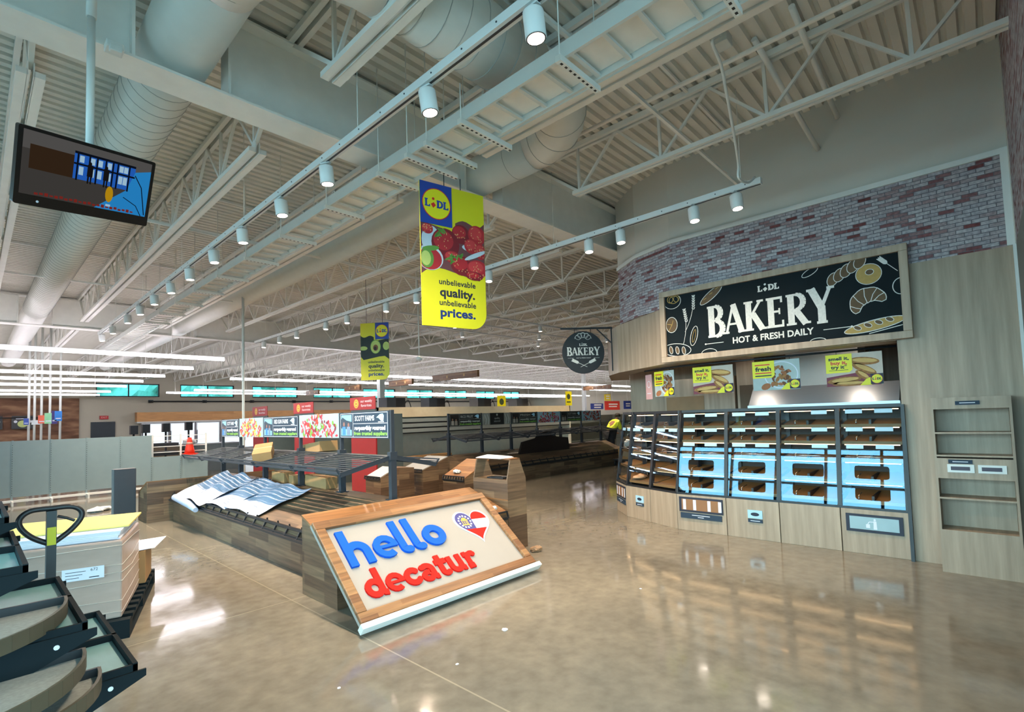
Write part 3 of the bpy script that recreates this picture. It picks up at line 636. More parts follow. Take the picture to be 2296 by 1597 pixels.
# ================================================================ BAKERY FRONT
RW = -PI / 2      # local x = right as seen, local y = into the wall
# laminate pilaster, fascia and soffit
w = MB(); w.box(6.63, 6.75, -0.28, 0.65, 0, 3.05); o = w.build('wall_panel_bakery', M_lam); struct(o)
FP = [(6.60, 0.65), (6.60, 3.18), (7.32, 4.41), (7.75, 4.87), (9.0, 5.6)]
w = MB(); band(w, FP, 2.27, 3.05, 0.36)
w.box(6.62, 6.9, 0.63, 0.67, 2.27, 3.05); o = w.build('fascia_bakery', M_lam); struct(o)

def sign_frame(mb, w, h, t, d0, d1, m=0):
    mb.box(-w / 2, w / 2, d0, d1, h / 2 - t, h / 2, m); mb.box(-w / 2, w / 2, d0, d1, -h / 2, -h / 2 + t, m)
    mb.box(-w / 2, -w / 2 + t, d0, d1, -h / 2 + t, h / 2 - t, m); mb.box(w / 2 - t, w / 2, d0, d1, -h / 2 + t, h / 2 - t, m)
S = thing('bakery_sign', 'long dark bakery sign in an oak frame above the glass cases', 'sign', (6.595, 1.875, 2.765), RW)
b = MB(); sign_frame(b, 2.74, 0.98, .075, -.07, 0); b.build('frame', M_lam, S, bevel=.004)
b = MB(); b.box(-1.30, 1.30, -.035, -.005, -.42, .42); b.build('board', M_teal, S)
b = MB(); bakery_word(b, -.01, -.02, .365, -.0365, 0, 1.42); b.build('main_lettering', M_cream, S)
b = MB(); emblem(b, .03, .295, .24, -.0365, 0, 0); b.build('emblem', M_cream, S)
b = MB(); b.text('HOT & FRESH DAILY', .105, .03, -.30, -.0365, 0, bold=.003, fit=.90)
b.line([(-.76, -.30), (-.53, -.30)], .008, -.0365); b.line([(.58, -.30), (.85, -.30)], .008, -.0365); b.ell(-.76, -.30, .011, .011, -.0367, 0, 10); b.ell(.85, -.30, .011, .011, -.0367, 0, 10)
b.build('tagline', M_cream, S)
def clip(pts, w=1.30, h=.42): return [(max(-w, min(w, p[0])), max(-h, min(h, p[1]))) for p in pts]
def wheat(mb, x, z, L_, ang, y, m, bend=.15):
    P = [Vector((x + L_ * t * math.cos(ang + bend * t), z + L_ * t * math.sin(ang + bend * t))) for t in [i / 8 for i in range(9)]]
    mb.line([tuple(p) for p in P], .006, y, m)
    d = (P[-1] - P[-2]).normalized(); n_ = Vector((-d.y, d.x))
    for i in range(6):
        c = P[-1] - d * L_ * .34 * (1 - i / 5)
        for s in (-1, 1):
            q = c + n_ * s * .012; mb.ell(q.x, q.y, .019, .0065, y - .0003 - i * .0001, m, 10, math.atan2(d.y, d.x) + s * .5)
        if i == 5: mb.ell(P[-1].x, P[-1].y, .018, .006, y - .001, m, 10, math.atan2(d.y, d.x))
M_brown = mat('crust_brown', '#5a452a', 0.7, var=0.2, scale=25)
def ring(mb, cx, cz, rx, rz, y, m, w=.008, rot=0, n=28, a0=0, a1=2 * PI):
    P = [(cx + rx * math.cos(t) * math.cos(rot) - rz * math.sin(t) * math.sin(rot), cz + rx * math.cos(t) * math.sin(rot) + rz * math.sin(t) * math.cos(rot)) for t in [a0 + (a1 - a0) * i / n for i in range(n + 1)]]
    mb.line(P, w, y, m)
b = MB(); y = -.0365
# left side drawings: pretzel roll, slit roll, leaf, wheat ears, baguette, loaf
ring(b, -1.19, .34, .12, .10, y, 0, .007, 0, 24, PI * 1.0, PI * 2.2); ring(b, -1.17, .36, .065, .05, y, 1); ring(b, -1.22, .37, .04, .045, y, 1); ring(b, -1.13, .37, .04, .045, y, 1)
b.ell(-1.22, .02, .075, .10, y, 2); ring(b, -1.215, .02, .08, .105, y - .0005, 0); b.line([(-1.26, -.06), (-1.21, .02), (-1.19, .08)], .008, y - .0006, 1); b.line([(-1.28, .04), (-1.21, .02)], .008, y - .0006, 1)
wheat(b, -1.06, -.26, .46, 1.25, y, 0, .25); wheat(b, -1.03, -.10, .48, 1.0, y, 0, .28)
ring(b, -.91, -.17, .045, .13, y, 0, .007, -.25); ring(b, -.91, -.17, .018, .085, y - .0002, 1, .005, -.25)
b.ell(-.66, .33, .17, .045, y, 2, 20, .62); ring(b, -.66, .33, .175, .05, y - .0005, 0, .007, .62)
for k in (-.08, 0, .08): b.line([(-.66 + k - .02, .33 + k * .7 + .01), (-.66 + k + .02, .33 + k * .7 + .03)], .008, y - .0008, 1)
ring(b, -1.16, -.33, .20, .085, y, 0, .008, -.12)
for k in range(3): b.ell(-1.24 + k * .09, -.325 - k * .012, .022, .05, y - .0002, 2, 14, .15); ring(b, -1.24 + k * .09, -.325 - k * .012, .024, .052, y - .0004, 0, .006, .15)
ring(b, -.72, -.42, .10, .055, y, 0, .007, 0, 18, 0, PI)
for v in b.v: v.x = max(-1.298, min(1.298, v.x)); v.z = max(-.418, min(.418, v.z))
b.build('chalk_drawings', [M_cream, M_gold, M_brown], S); b = MB()
# right side drawings: braided loaf, ring roll, croissant, baguette, wheat
for k in range(5):
    cx, cz = .70 + k * .065, .25 + k * .035; b.ell(cx, cz, .075, .050, y - k * .0008, 2, 18, 1.15); ring(b, cx, cz, .076, .051, y - k * .0008 - .0004, 0, .007, 1.15)
ring(b, .48, .38, .09, .035, y, 0, .007, .45)
b.ell(1.03, .24, .11, .105, y, 1, 28); ring(b, 1.03, .24, .115, .11, y - .0004, 0, .007); b.ell(1.04, .26, .035, .028, y - .0005, 2, 16); ring(b, 1.04, .26, .037, .030, y - .0008, 0, .006)
def crescent(cx, cz, R, a0, a1, n=22):
    o_, i_ = [], []
    for k in range(n + 1):
        t = k / n; a_ = a0 + (a1 - a0) * t; wv = .022 + .062 * math.sin(PI * t) ** .8; wv *= 1 + .10 * abs(math.sin(PI * t * 5))
        o_.append((cx + (R + wv) * math.cos(a_), cz + (R + wv) * math.sin(a_))); i_.append((cx + (R - wv * .8) * math.cos(a_), cz + (R - wv * .8) * math.sin(a_)))
    return o_, i_
o_, i_ = crescent(1.03, -.115, .125, PI * 1.12, PI * .12)
for k in range(len(o_) - 1): b.poly([o_[k], i_[k], i_[k + 1], o_[k + 1]], y, 2)
b.line(o_ + i_[::-1], .008, y - .0006, 0, True)
for k in (4, 8, 12, 16, 19): b.line([o_[k], ((o_[k - 1][0] + i_[k - 1][0]) / 2, (o_[k - 1][1] + i_[k - 1][1]) / 2), i_[k - 2]], .007, y - .0008, 0)
b.ell(1.05, -.315, .27, .05, y, 1, 24, .16); ring(b, 1.05, -.315, .275, .055, y - .0004, 0, .008, .16)
for k in range(4): b.ell(.90 + k * .095, -.325 + k * .018, .035, .020, y - .0006, 2, 12, -.5); ring(b, .90 + k * .095, -.325 + k * .018, .037, .022, y - .0009, 0, .006, -.5)
b.line([(1.0, -.40), (1.29, -.345)], .008, y - .0003, 0)
ring(b, 1.30, .06, .07, .085, y, 0, .008, 0, 18, PI / 2, PI * 1.5)
wheat(b, 1.28, .22, .22, 2.3, y, 0, 0); ring(b, .52, -.42, .08, .035, y, 0, .007, 0, 14, 0, PI)
for v in b.v: v.x = max(-1.298, min(1.298, v.x)); v.z = max(-.418, min(.418, v.z))
b.build('bread_drawings', [M_cream, M_gold, M_brown], S)

# round projecting sign
P = thing('round_sign', 'round black bakery sign hanging from an iron bracket at the fascia corner', 'sign', (7.17, 4.995, 2.66), -.7521)
b = MB(); b.lathe([(.36, -.02), (.365, -.012), (.365, .012), (.36, .02)], n=48, axis='y'); b.build('disc', mat('sign_black', '#14181e', 0.5, var=.05), P)
b = MB(); y = -.0215; b.T = Matrix.Scale(1.14, 4, (1, 0, 0)) @ Matrix.Scale(1.14, 4, (0, 0, 1)); bakery_word(b, 0, .015, .115, y, 0, .50); emblem(b, 0, .115, .12, y, 0, 0); b.text('HOT & FRESH DAILY', .024, 0, -.085, y, 0); b.line([(-.24, -.085), (-.15, -.085)], .003, y); b.line([(.15, -.085), (.24, -.085)], .003, y)
wheat(b, -.05, -.22, .24, .45, y, 0, 0); wheat(b, .05, -.22, .24, PI - .45, y, 0, 0)
for k in range(5):
    t = PI * (.12 + .19 * k); ring(b, .085 * math.cos(t), .20 + .06 * math.sin(t), .040, .028, y - k * .0004, 0, .005, t)
ring(b, 0, .205, .125, .085, y, 0, .005, 0, 20, 0, PI)
b.build('chalk_print', M_cream, P)
b = MB(); b.box(-.38, .52, -.012, .012, .40, .43); b.box(.49, .52, -.012, .012, -.33, .40); b.bar((.25, 0, .40), (.49, 0, .16), .018, .018); b.build('bracket', M_black, P)
for s in (-.14, .14):
    h = MB(); h.tube([(s, 0, .33), (s, 0, .40)], .005, 6); h.build('hook', M_black, P)

# rod with hanging posters
o = tag((lambda m: (m.tube([(6.97, 0.69, 2.245), (6.97, 3.2, 2.245), (7.25, 3.9, 2.245)], .012, 8), m.build('poster_rod', M_black))[1])(MB()), 'thin black rod under the bakery fascia holding the posters', 'rod')
def poster(y, w, kind, label, x=6.97, rz=RW):
    h = .375; o = thing('hanging_poster', label, 'poster', (x, y, 2.02), rz)
    b = MB(); b.box(-w / 2, w / 2, -.002, .002, -h / 2, h / 2); b.build('sheet', mat('poster_bg_%s' % kind, '#a9b5b2' if kind == 'fresh' else '#c2b0a0', 0.5, var=.1), o)
    p = MB(); y0 = -.0025
    if kind == 'fresh':
        for k in range(34):
            p.ell(.05 + rnd.uniform(-.1, .13) * w / .55, rnd.uniform(-.12, .11), rnd.uniform(.02, .045), rnd.uniform(.012, .025), y0 - k * .00006, rnd.choice([0, 1, 4]), 9, rnd.uniform(0, 3))
        p.ell(-.12, -.14, .06, .04, y0 - .002, 4, 12, .4); ring(p, .06, .0, .19 * w / .55, .165, y0 - .0002, 3, .012)
    else:
        p.poly([(-w / 2, -h / 2), (w / 2 - .02, -h / 2), (w / 2 - .1, -.02), (-w / 2, -.08)], y0, 5)
        for (cx, cz, rx, rz_, a) in ((.10, .09, .15, .045, -.12), (.10, .0, .13, .042, -.5), (-.10, -.12, .17, .04, .08), (.08, -.07, .08, .035, -.7), (-.05, -.16, .17, .03, 0)):
            p.ell(cx * w / .55, cz, rx * w / .55, rz_, y0 - .0004, 0, 18, a); p.ell(cx * w / .55 + .01, cz + .006, rx * .8 * w / .55, rz_ * .55, y0 - .0008, 6, 16, a)
    p.build('picture', [mat('crust', '#9a6a3a', .7, var=.3, scale=30), mat('crust_dark', '#6d4326', .7, var=.2), M_yellow, M_paper, mat('crust_red', '#a3653f', .7, var=.3), mat('plum', '#7d3c4b', .7), mat('crust_light', '#cfa766', .7, var=.2)], o)
    k = MB(); bw = w * .48; yb = -.006; k.poly([(-w / 2, h / 2), (-w / 2 + bw, h / 2), (-w / 2 + bw, -.0), (-w / 2 + bw - .03, -.03), (-w / 2, -.03)], yb, 0)
    cx = -w / 2 + bw / 2
    if kind == 'fresh':
        k.line([(cx - bw * .38, .14), (cx + bw * .30, .14)], .014, yb - .001, 1); k.text('fresh', .075, cx, .085, yb - .001, 2, bold=.003, fit=bw * .72); k.line([(cx - bw * .38, .035), (cx + bw * .36, .035)], .014, yb - .001, 1); k.line([(cx - bw * .38, .0), (cx + bw * .36, .0)], .014, yb - .001, 2)
    else:
        k.text('smell it,', .055, cx, .135, yb - .001, 2, bold=.002, fit=bw * .78); k.text('buy it,', .055, cx, .085, yb - .001, 1, bold=.002, fit=bw * .62); k.text('try it*', .055, cx, .035, yb - .001, 2, bold=.002, fit=bw * .62)
        k.line([(-w / 2 + .03, 0), (-w / 2 + bw - .04, 0)], .005, yb - .001, 2)
    k.poly([(w / 2 - .22, -h / 2), (w / 2 - .11, -h / 2), (w / 2 - .11, -h / 2 + .09), (w / 2 - .16, -h / 2 + .07)], yb, 0)
    k.build('yellow_caption', [M_yellow, M_redl, M_ink], o)
    g = MB(); logo(g, w / 2 - .06, -h / 2 + .065, .052, -.007, 0, 1, 2); g.build('emblem', [M_ink, M_yellow, M_redl], o)
    for s in (-.3, .3):
        c = MB(); c.tube([(s * w, 0, h / 2), (s * w, 0, .225)], .003, 5); c.build('clip', M_black, o)
poster(1.10, .55, 'bread', 'bread poster with yellow caption, largest and nearest the oak wall panel')
poster(1.93, .55, 'fresh', 'second poster from the oak wall panel, fresh pastries on a plate')
poster(2.73, .55, 'bread', 'bread poster with yellow caption, second from the pink poster')
poster(3.48, .40, 'fresh', 'narrow pastry poster beside the pink poster', 7.05, RW - .35)
o = thing('hanging_poster', 'small pink poster at the far end of the bakery rod', 'poster', (7.18, 3.80, 1.99), RW - .5)
b = MB(); b.box(-.085, .085, -.002, .002, -.19, .19); b.build('sheet', mat('pink_paper', '#c79a98', .6), o); b = MB(); ring(b, 0, .04, .04, .05, -.003, 0, .008); b.line([(-.05, -.10), (.05, -.10)], .01, -.003); b.build('print', M_paper, o)

# kitchen behind: oak cupboards, hood, oven
o = thing('kitchen_cupboard', 'tall oak cupboard column behind the bakery posters', 'cupboard', (8.55, 2.75, 0)); b = MB(); b.box(-.2, .2, -.14, .14, 0, 2.6); b.build('body', M_lam, o); b = MB(); b.box(-.205, -.2, -.10, .10, .9, 1.98); b.build('door', mat('brown_cupboard_door', '#5a4a38', .7), o)  # door front in one dark brown
o = thing('kitchen_cupboard', 'wide oak cupboard block at the far end behind the posters', 'cupboard', (8.7, 3.55, 0)); b = MB(); b.box(-.3, .3, -.6, .6, 0, 2.15); b.build('body', M_lam, o); b = MB(); b.box(-.306, -.3, -.1, .57, .9, 1.85); b.build('door', mat('oak_door', '#8a6c4a', .6, var=.1), o)
o = thing('extractor_hood', 'stainless extractor hood over the bakery ovens', 'hood', (8.3, 1.75, 1.75)); b = MB(); b.hexa([(-.35, -.95, -.1), (.6, -.95, -.1), (.6, .85, -.1), (-.35, .85, -.1), (-.1, -.95, .16), (.6, -.95, .16), (.6, .85, .16), (-.1, .85, .16)]); b.box(-.36, .6, -.96, .86, -.16, -.1); b.build('canopy', M_steel, o); b = MB(); b.box(.0, .6, -.5, .4, .16, .86); b.build('flue', M_white, o)
o = thing('bakery_oven', 'stainless oven with a greenish glass door under the hood', 'oven', (8.5, 1.1, 0)); b = MB(); b.box(-.4, .4, -.42, .42, 0, 1.55); b.build('body', M_steel, o); b = MB(); b.box(-.406, -.4, -.34, .34, .9, 1.5); b.build('door_glass', mat('oven_glass', '#4d6660', .15), o); b = MB(); b.tube([(-.44, .36, .9), (-.44, .36, 1.5)], .012, 8); b.build('handle', M_chrome, o)
for k, (x, y) in enumerate(((7.9, 1.3), (7.9, 2.6), (8.2, 3.6))):
    o = thing('downlight', 'recessed bakery ceiling lamp, %s from the oak wall panel' % ORD[k], 'lamp', (x, y, 2.62)); b = MB(); b.lathe([(.09, -.012), (.09, 0)], n=24); b.build('ring', M_white, o); b = MB(); b.lathe([(.075, -.016), (.075, -.012)], n=24); b.build('lens', M_lens, o)
    d = bpy.data.lights.new('downlight_beam', 'SPOT'); d.energy = 7; d.color = (1, .85, .68); d.spot_size = 2.4; d.spot_blend = .6; d.shadow_soft_size = .08; l = bpy.data.objects.new('downlight_beam', d); C.objects.link(l); l.parent = o; l.location = (0, 0, -.03)

# glass bread cases
M_tray = mat('bread_tray', '#8f6a40', 0.55, var=0.12, stretch=(1, 12, 1)); M_caseback = mat('case_back', '#2b211b', 0.6); M_led2 = emis('case_strip', (1.0, 0.66, 0.36), 5.0)
M_holder = mat('label_holder', '#9fc4d6', 0.25, var=.04)
def lean(z, z0=.5, z1=1.6): return .015 + .17 * (z - z0) / (z1 - z0)
def bread_case(w, loc, rz, label, variant, plate, holes=True, D=.62):
    o = thing('bread_case', label, 'display case', loc, rz)
    b = MB(); b.box(.004, w - .004, 0, D, 0, .475); b.build('base', M_lam, o, bevel=.003)
    b = MB()
    for x0, x1 in ((0, .022), (w - .022, w)):
        b.hexa([(x0, .0, .475), (x1, .0, .475), (x1, .06, .475), (x0, .06, .475), (x0, .165, 1.6), (x1, .165, 1.6), (x1, .225, 1.6), (x0, .225, 1.6)])
        b.box(x0, x1, D - .06, D, .475, 1.6)
    b.box(0, w, 0, D, .475, .50); b.box(0, w, .16, D, 1.575, 1.612); b.build('frame', M_black, o)
    b = MB(); b.box(.022, w - .022, D - .02, D - .01, .50, 1.575); b.build('back_panel', M_caseback, o)
    zs = [.535, .745, .975, 1.175, 1.365]
    for i, z in enumerate(zs):
        t = MB(); y0 = lean(z) + .035
        t.hexa([(.028, y0, z), (w - .028, y0, z), (w - .028, D - .03, z + .07), (.028, D - .03, z + .07), (.028, y0, z + .014), (w - .028, y0, z + .014), (w - .028, D - .03, z + .084), (.028, D - .03, z + .084)])
        t.box(.028, w - .028, y0 - .008, y0, z - .005, z + .03); tr = t.build('shelf_tray', M_tray, o)
        if variant != 'plain' or i > 1:
            v = MB(); v.box(w * .5 - .012, w * .5 + .012, y0, D - .035, z + .03, z + .08, 1); v.tube([(w * .28, y0 + .02, z + .02), (w * .28, y0 + .02, z + .075), (w * .28, y0 + .22, z + .085)], .006, 6); v.build('divider', [M_chrome, M_black], tr)
    for i, z in enumerate([.742, .970, 1.168, 1.358, 1.560]):
        s = MB(); y0 = lean(z) + .065; s.box(.05, w - .05, y0, y0 + .016, z - .010, z - .002); s.build('light_strip', M_led2, o)
    # lower reflective front with two rounded reach-in openings
    g = MB(); ya = lambda z: lean(z)
    if holes:
        x0, x1 = w * .24, w * .76; Z = [(.575, .715), (.80, .94)]
        def ringfill(za, zb, outer):
            n = 8; inn = rrect(x0, x1, za, zb, .03, n); m_ = len(inn); out = []
            for (px, pz) in inn:
                cx, cz = (x0 + x1) / 2, (za + zb) / 2; dx, dz = px - cx, pz - cz
                s = min((outer[1] - cx) / abs(dx) if abs(dx) > 1e-6 else 9e9, ((outer[3] - cz) if dz > 0 else (cz - outer[2])) / abs(dz) if abs(dz) > 1e-6 else 9e9); out.append((cx + dx * s, cz + dz * s))
            a = [g.V((p[0], ya(p[1]), p[1])) for p in inn]; c = [g.V((p[0], ya(p[1]), p[1])) for p in out]
            for k in range(m_): g.F((a[k], a[(k + 1) % m_], c[(k + 1) % m_], c[k])[::-1])
            for (ox, oz) in ((.024, outer[2]), (w - .024, outer[2]), (.024, outer[3]), (w - .024, outer[3])):
                # fill the four corner triangles
                near = sorted(range(m_), key=lambda k: (out[k][0] - ox) ** 2 + (out[k][1] - oz) ** 2)[:2]; q = g.V((ox, ya(oz), oz)); g.F((q, c[near[0]], c[near[1]]))
        ringfill(*Z[0], (.024, w - .024, .50, .757)); ringfill(*Z[1], (.024, w - .024, .757, 1.035))
    else:
        for za, zb in ((.56, .60), (.70, .80), (.90, 1.03)): g.face([(.024, ya(za), za), (w - .024, ya(za), za), (w - .024, ya(zb), zb), (.024, ya(zb), zb)])
    g.build('lower_glass', M_glass, o)
    e = MB(); e.tube([(.024, ya(1.036) - .004, 1.036), (w - .024, ya(1.036) - .004, 1.036)], .006, 6); e.build('glass_edge', M_chrome, o)
    g = MB()
    for za, zb in ((1.055, 1.13), (1.175, 1.31), (1.365, 1.50), (1.50, 1.57)):
        g.face([(.024, ya(za), za), (w - .024, ya(za), za), (w - .024, ya(zb), zb), (.024, ya(zb), zb)])
    g.build('upper_glass', M_glass, o)
    for z in ((1.125, 1.315, 1.515) if holes else (1.315,)):
        for x in (.13, .58) if variant != 'single' else (.58,):
            h = MB(); h.hexa([(x * w, ya(z) - .016, z), (x * w + .16, ya(z) - .016, z), (x * w + .16, ya(z) - .010, z), (x * w, ya(z) - .010, z), (x * w, ya(z + .045) - .016, z + .045), (x * w + .16, ya(z + .045) - .016, z + .045), (x * w + .16, ya(z + .045) - .010, z + .045), (x * w, ya(z + .045) - .010, z + .045)]); h.build('label_holder', M_holder, o)
    # plates on the base panel
    if plate == 'bag':
        h = MB(); h.box(.05, w - .05, -.012, 0, .235, .425); h.build('bag_frame', M_ink, o); h = MB(); h.box(.085, w - .085, -.014, -.012, .265, .40)
        q = h.build('window', mat('bag_window', '#8fa8ae', .3), o); h = MB(); y = -.0150; c = w / 2; h.ell(c + .01, .375, .011, .011, y, 0, 12); h.poly([(c - .004, .275), (c + .028, .275), (c + .024, .362), (c - .002, .362)], y, 0); h.poly([(c - .07, .285), (c - .035, .285), (c - .035, .325), (c - .07, .325)], y, 0); h.line([(c, .352), (c - .04, .35), (c - .055, .325)], .008, y, 0); h.build('pictogram', M_paper, q)
    if plate == 'slot':
        h = MB(); h.box(.04, w - .04, -.012, 0, .25, .445); h.build('slot_frame', M_ink, o)
        h = MB(); h.box(.075, w - .075, -.014, -.012, .275, .42); q = h.build('slot_recess', mat('paper_bag', '#8b6240', .7), o); h = MB()
        for x in (.09, .22, .40, .53): h.box(w * x / .62, w * x / .62 + .04, -.016, -.014, .28, .415)
        h.build('bag_sheets', M_paper, q)
        h = MB(); h.box(.055, w - .06, -.014, 0, .165, .235); h.build('name_plate', M_navy, o); h = MB(); h.line([(w / 2 - .12, .212), (w / 2 + .12, .212)], .008, -.0145); h.line([(w / 2 - .04, .188), (w / 2 + .04, .188)], .008, -.0145); h.build('plate_print', M_paper, o)
    if plate == 'small':
        h = MB(); h.box(w * .42, w * .42 + .17, -.010, 0, .255, .355); h.build('tong_holder', M_holder, o); h = MB(); h.ell(w * .42 + .085, .305, .05, .022, -.0105, 0, 20); h.build('oval_opening', M_ink, o); h = MB(); h.box(w * .42, w * .42 + .17, -.010, 0, .205, .245); h.build('name_plate', M_navy, o); h = MB(); h.line([(w * .42 + .03, .225), (w * .42 + .14, .225)], .007, -.0105); h.build('plate_print', M_paper, o)
    return o
pos = [('next to the oak wall panel, bin pictogram on its base', 'bag', 'both'), ('second from the oak wall panel, plain base', None, 'single'), ('third from the oak wall panel, small tong holder on its base', 'small', 'both'), ('fourth from the oak wall panel, dark bag slot on its base', 'slot', 'both')]
YB = [.655, 1.26, 1.885, 2.51, 3.175]
for k in range(4):
    wdt = YB[k + 1] - YB[k]; bread_case(wdt, (6.63, YB[k + 1], 0), RW, 'lit glass bread case ' + pos[k][0], pos[k][2], pos[k][1])
def along(p, q): return math.atan2(q[1] - p[1], q[0] - p[0])
P1, P2, P3 = (6.63, 3.175), (7.0, 4.17), (7.41, 4.60)
a = along(P2, P1); Ls = math.hypot(P1[0] - P2[0], P1[1] - P2[1]); u = (math.cos(a), math.sin(a))
bread_case(Ls / 2, (P2[0] + u[0] * Ls / 2, P2[1] + u[1] * Ls / 2, 0), a, 'lit glass bread case on the curve, right of the pair with slanting trays', 'plain', None, False, .50)
bread_case(Ls / 2, (P2[0], P2[1], 0), a, 'lit glass bread case on the curve, left of the pair with a paper bundle inside', 'plain', 'small', False, .50)
a2 = along(P3, P2); bread_case(math.hypot(P3[0] - P2[0], P3[1] - P2[1]), (P3[0], P3[1], 0), a2, 'narrow glass bread case at the far end of the curved bakery front', 'plain', 'slot', False, .34)
o = thing('paper_bundle', 'bundle of brown wrapping paper on the bottom tray of the curved case', 'paper', (P2[0] + u[0] * .27 - u[1] * -.0 + .22, P2[1] + u[1] * .27 + .06, .585))
b = MB()
for k in range(5): b.lathe([(.002, 0), (.10 - k * .012, .006), (.08 - k * .01, .03), (.002, .05)], (rnd.uniform(-.05, .05), rnd.uniform(-.05, .05), k * .008), 12)
b.build('crumpled_sheets', mat('kraft', '#c79a74', .8, var=.15), o)
b = MB(); b.box(6.57, 6.63, .625, .655, 0, 1.6); struct(b.build('trim_3', M_black))

# oak shelf unit with paper goods slots
U = thing('shelf_unit', 'oak shelf unit with five openings against the wall panel at the right edge', 'shelf unit', (6.35, .40, 0), RW)
w = .56; b = MB()
b.box(0, .018, .0, .27, 0, 1.65); b.box(w - .018, w, 0, .27, 0, 1.65); b.box(.018, w - .018, .25, .27, 0, 1.65); b.box(.018, w - .018, 0, .25, 1.54, 1.65); b.box(.018, w - .018, 0, .25, 0, .40)
b.build('carcass', M_lam, U)
for z in (1.305, 1.09, .69):
    s = MB(); s.box(.018, w - .018, .0, .25, z, z + .016); s.build('shelf', M_lam, U)
s = MB(); s.box(.018, w - .018, -.002, .25, .885, 1.075); fp = s.build('front_panel', M_lam, U)
for x in (.09, .305):
    s = MB(); s.box(x, x + .19, -.012, -.002, .945, 1.02); fr = s.build('slot_frame', M_white, U); s = MB(); s.box(x + .025, x + .16, -.014, -.012, .965, 1.0); s.build('slot_opening', mat('slot_dark', '#4a4654', .6), fr)
for x, z in ((.18, 1.595), (.10, 1.045)):
    s = MB(); s.box(x, x + .17, -.010, 0, z - .018, z + .018); n_ = s.build('name_plate', M_navy, U); s = MB(); s.line([(x + .03, z), (x + .14, z)], .007, -.0105); s.build('plate_print', M_paper, n_)
# ================================================================ PRODUCE TABLES
def slats(mb, p0, p1, q0, q1, n, w=.012, m=0):
    """n thin bars between edge p0-p1 and the opposite edge q0-q1"""
    for i in range(n):
        t = i / (n - 1); a = Vector(p0).lerp(Vector(q0), t); c = Vector(p1).lerp(Vector(q1), t); mb.bar(a, c, w, .006, m)
def produce_table(L_, label, bays, shelf0, shelf1, loc, rz):
    """two-sided table: length along local x, front at local -y. ridge at y=0"""
    o = thing('produce_table', label, 'display table', loc, rz)
    b = MB(); b.box(0, L_, -.80, .80, 0, .345); b.build('base', M_wood, o)
    b = MB(); b.prismx([(-.80, .345), (.80, .345), (.80, .425), (.12, .715), (-.12, .715), (-.80, .425)], 0, L_); b.build('sloping_top', M_wood, o)
    for s in (-1, 1):
        b = MB(); n = max(4, int(L_ / .30))
        for z, yy in ((.375, .83), (.355, .86), (.45, .80)): b.bar((.02, s * yy, z), (L_ - .02, s * yy, z), .03, .024)
        for i in range(n + 1):
            x = .02 + (L_ - .04) * i / n; b.bar((x, s * .80, .45), (x, s * .845, .36), .016, .02); b.bar((x, s * .78, .44), (x, s * .79, .485), .014, .014)
        b.box(.01, L_ - .01, s * .80 - (.0 if s > 0 else .05), s * .80 + (.05 if s > 0 else 0), .335, .352); b.build('front_rail', M_black, o)
    for i, x in enumerate(bays):
        p = MB(); p.box(x - .028, x + .028, -.035, .035, .70, 1.20); p.box(x - .06, x + .06, -.06, .06, .715, .725); p.box(x - .018, x + .018, -.02, .02, 1.20, 1.72); p.box(x - .032, x + .032, -.045, .045, 1.16, 1.25)
        for k in range(9): p.box(x - .0285, x - .028, -.008, .008, .75 + k * .05, .77 + k * .05, 1)
        p.build('post', [M_dark, M_black], o)
    for i in range(len(bays) - 1):
        x0, x1 = bays[i], bays[i + 1]
        if shelf0 <= i < shelf1:
            b = MB(); 
            for s in (-1, 1):
                slats(b, (x0, s * .04, 1.20), (x1, s * .04, 1.20), (x0, s * .60, 1.075), (x1, s * .60, 1.075), 11, .048)
                for x in (x0 + .012, x1 - .012): b.bar((x, s * .03, 1.185), (x, s * .62, 1.055), .02, .05)
                b.bar((x0, s * .63, 1.065), (x1, s * .63, 1.065), .014, .02); b.bar((x0, s * .665, 1.115), (x1, s * .665, 1.115), .014, .016); b.bar((x0, s * .65, 1.09), (x1, s * .65, 1.09), .008, .01)
                for x in (x0 + .02, x1 - .02): b.bar((x, s * .62, 1.05), (x, s * .67, 1.12), .016, .02)
            b.build('upper_shelf', M_dark, o)
    return o
RD = ['#b5323a', '#d4495a', '#c23b3f', '#e0766f', '#8f2b33']; 
def photo_board(o, x0, x1, kind):
    b = MB(); b.box(x0, x1, -.028, -.020, 1.40, 1.715); s = b.build('photo_board', mat('photo_white', '#9db6c0', .5, var=.03), o)
    p = MB(); w = x1 - x0
    pal = {'rad': [0, 1, 2, 3, 0, 5], 'pep': [0, 2, 4, 5, 4, 1], 'dark': [6, 2, 6, 0]}[kind]
    for k in range(150 if kind != 'dark' else 110):
        u_ = rnd.random(); v_ = rnd.random()
        if kind != 'dark':
            if abs(u_ - .5) * 1.1 + rnd.uniform(-.15, .15) > .22 + .5 * (1 - v_) * .9: continue
        p.ell(x0 + w * (.04 + .92 * u_), 1.415 + .28 * v_, rnd.uniform(.018, .045), rnd.uniform(.012, .026), -.0285 - k * .00002, rnd.choice(pal), 9, rnd.uniform(0, 3))
    p.build('photo_print', [mat('p_red', '#b5323a', .6), mat('p_pink', '#d0525c', .6), mat('p_orange', '#b8402a', .6), mat('p_plum', '#7d2834', .6), mat('p_yellow', '#c9ba4a', .6), mat('p_green', '#6f9a3a', .6), mat('p_brown', '#6b3d24', .6)], s)
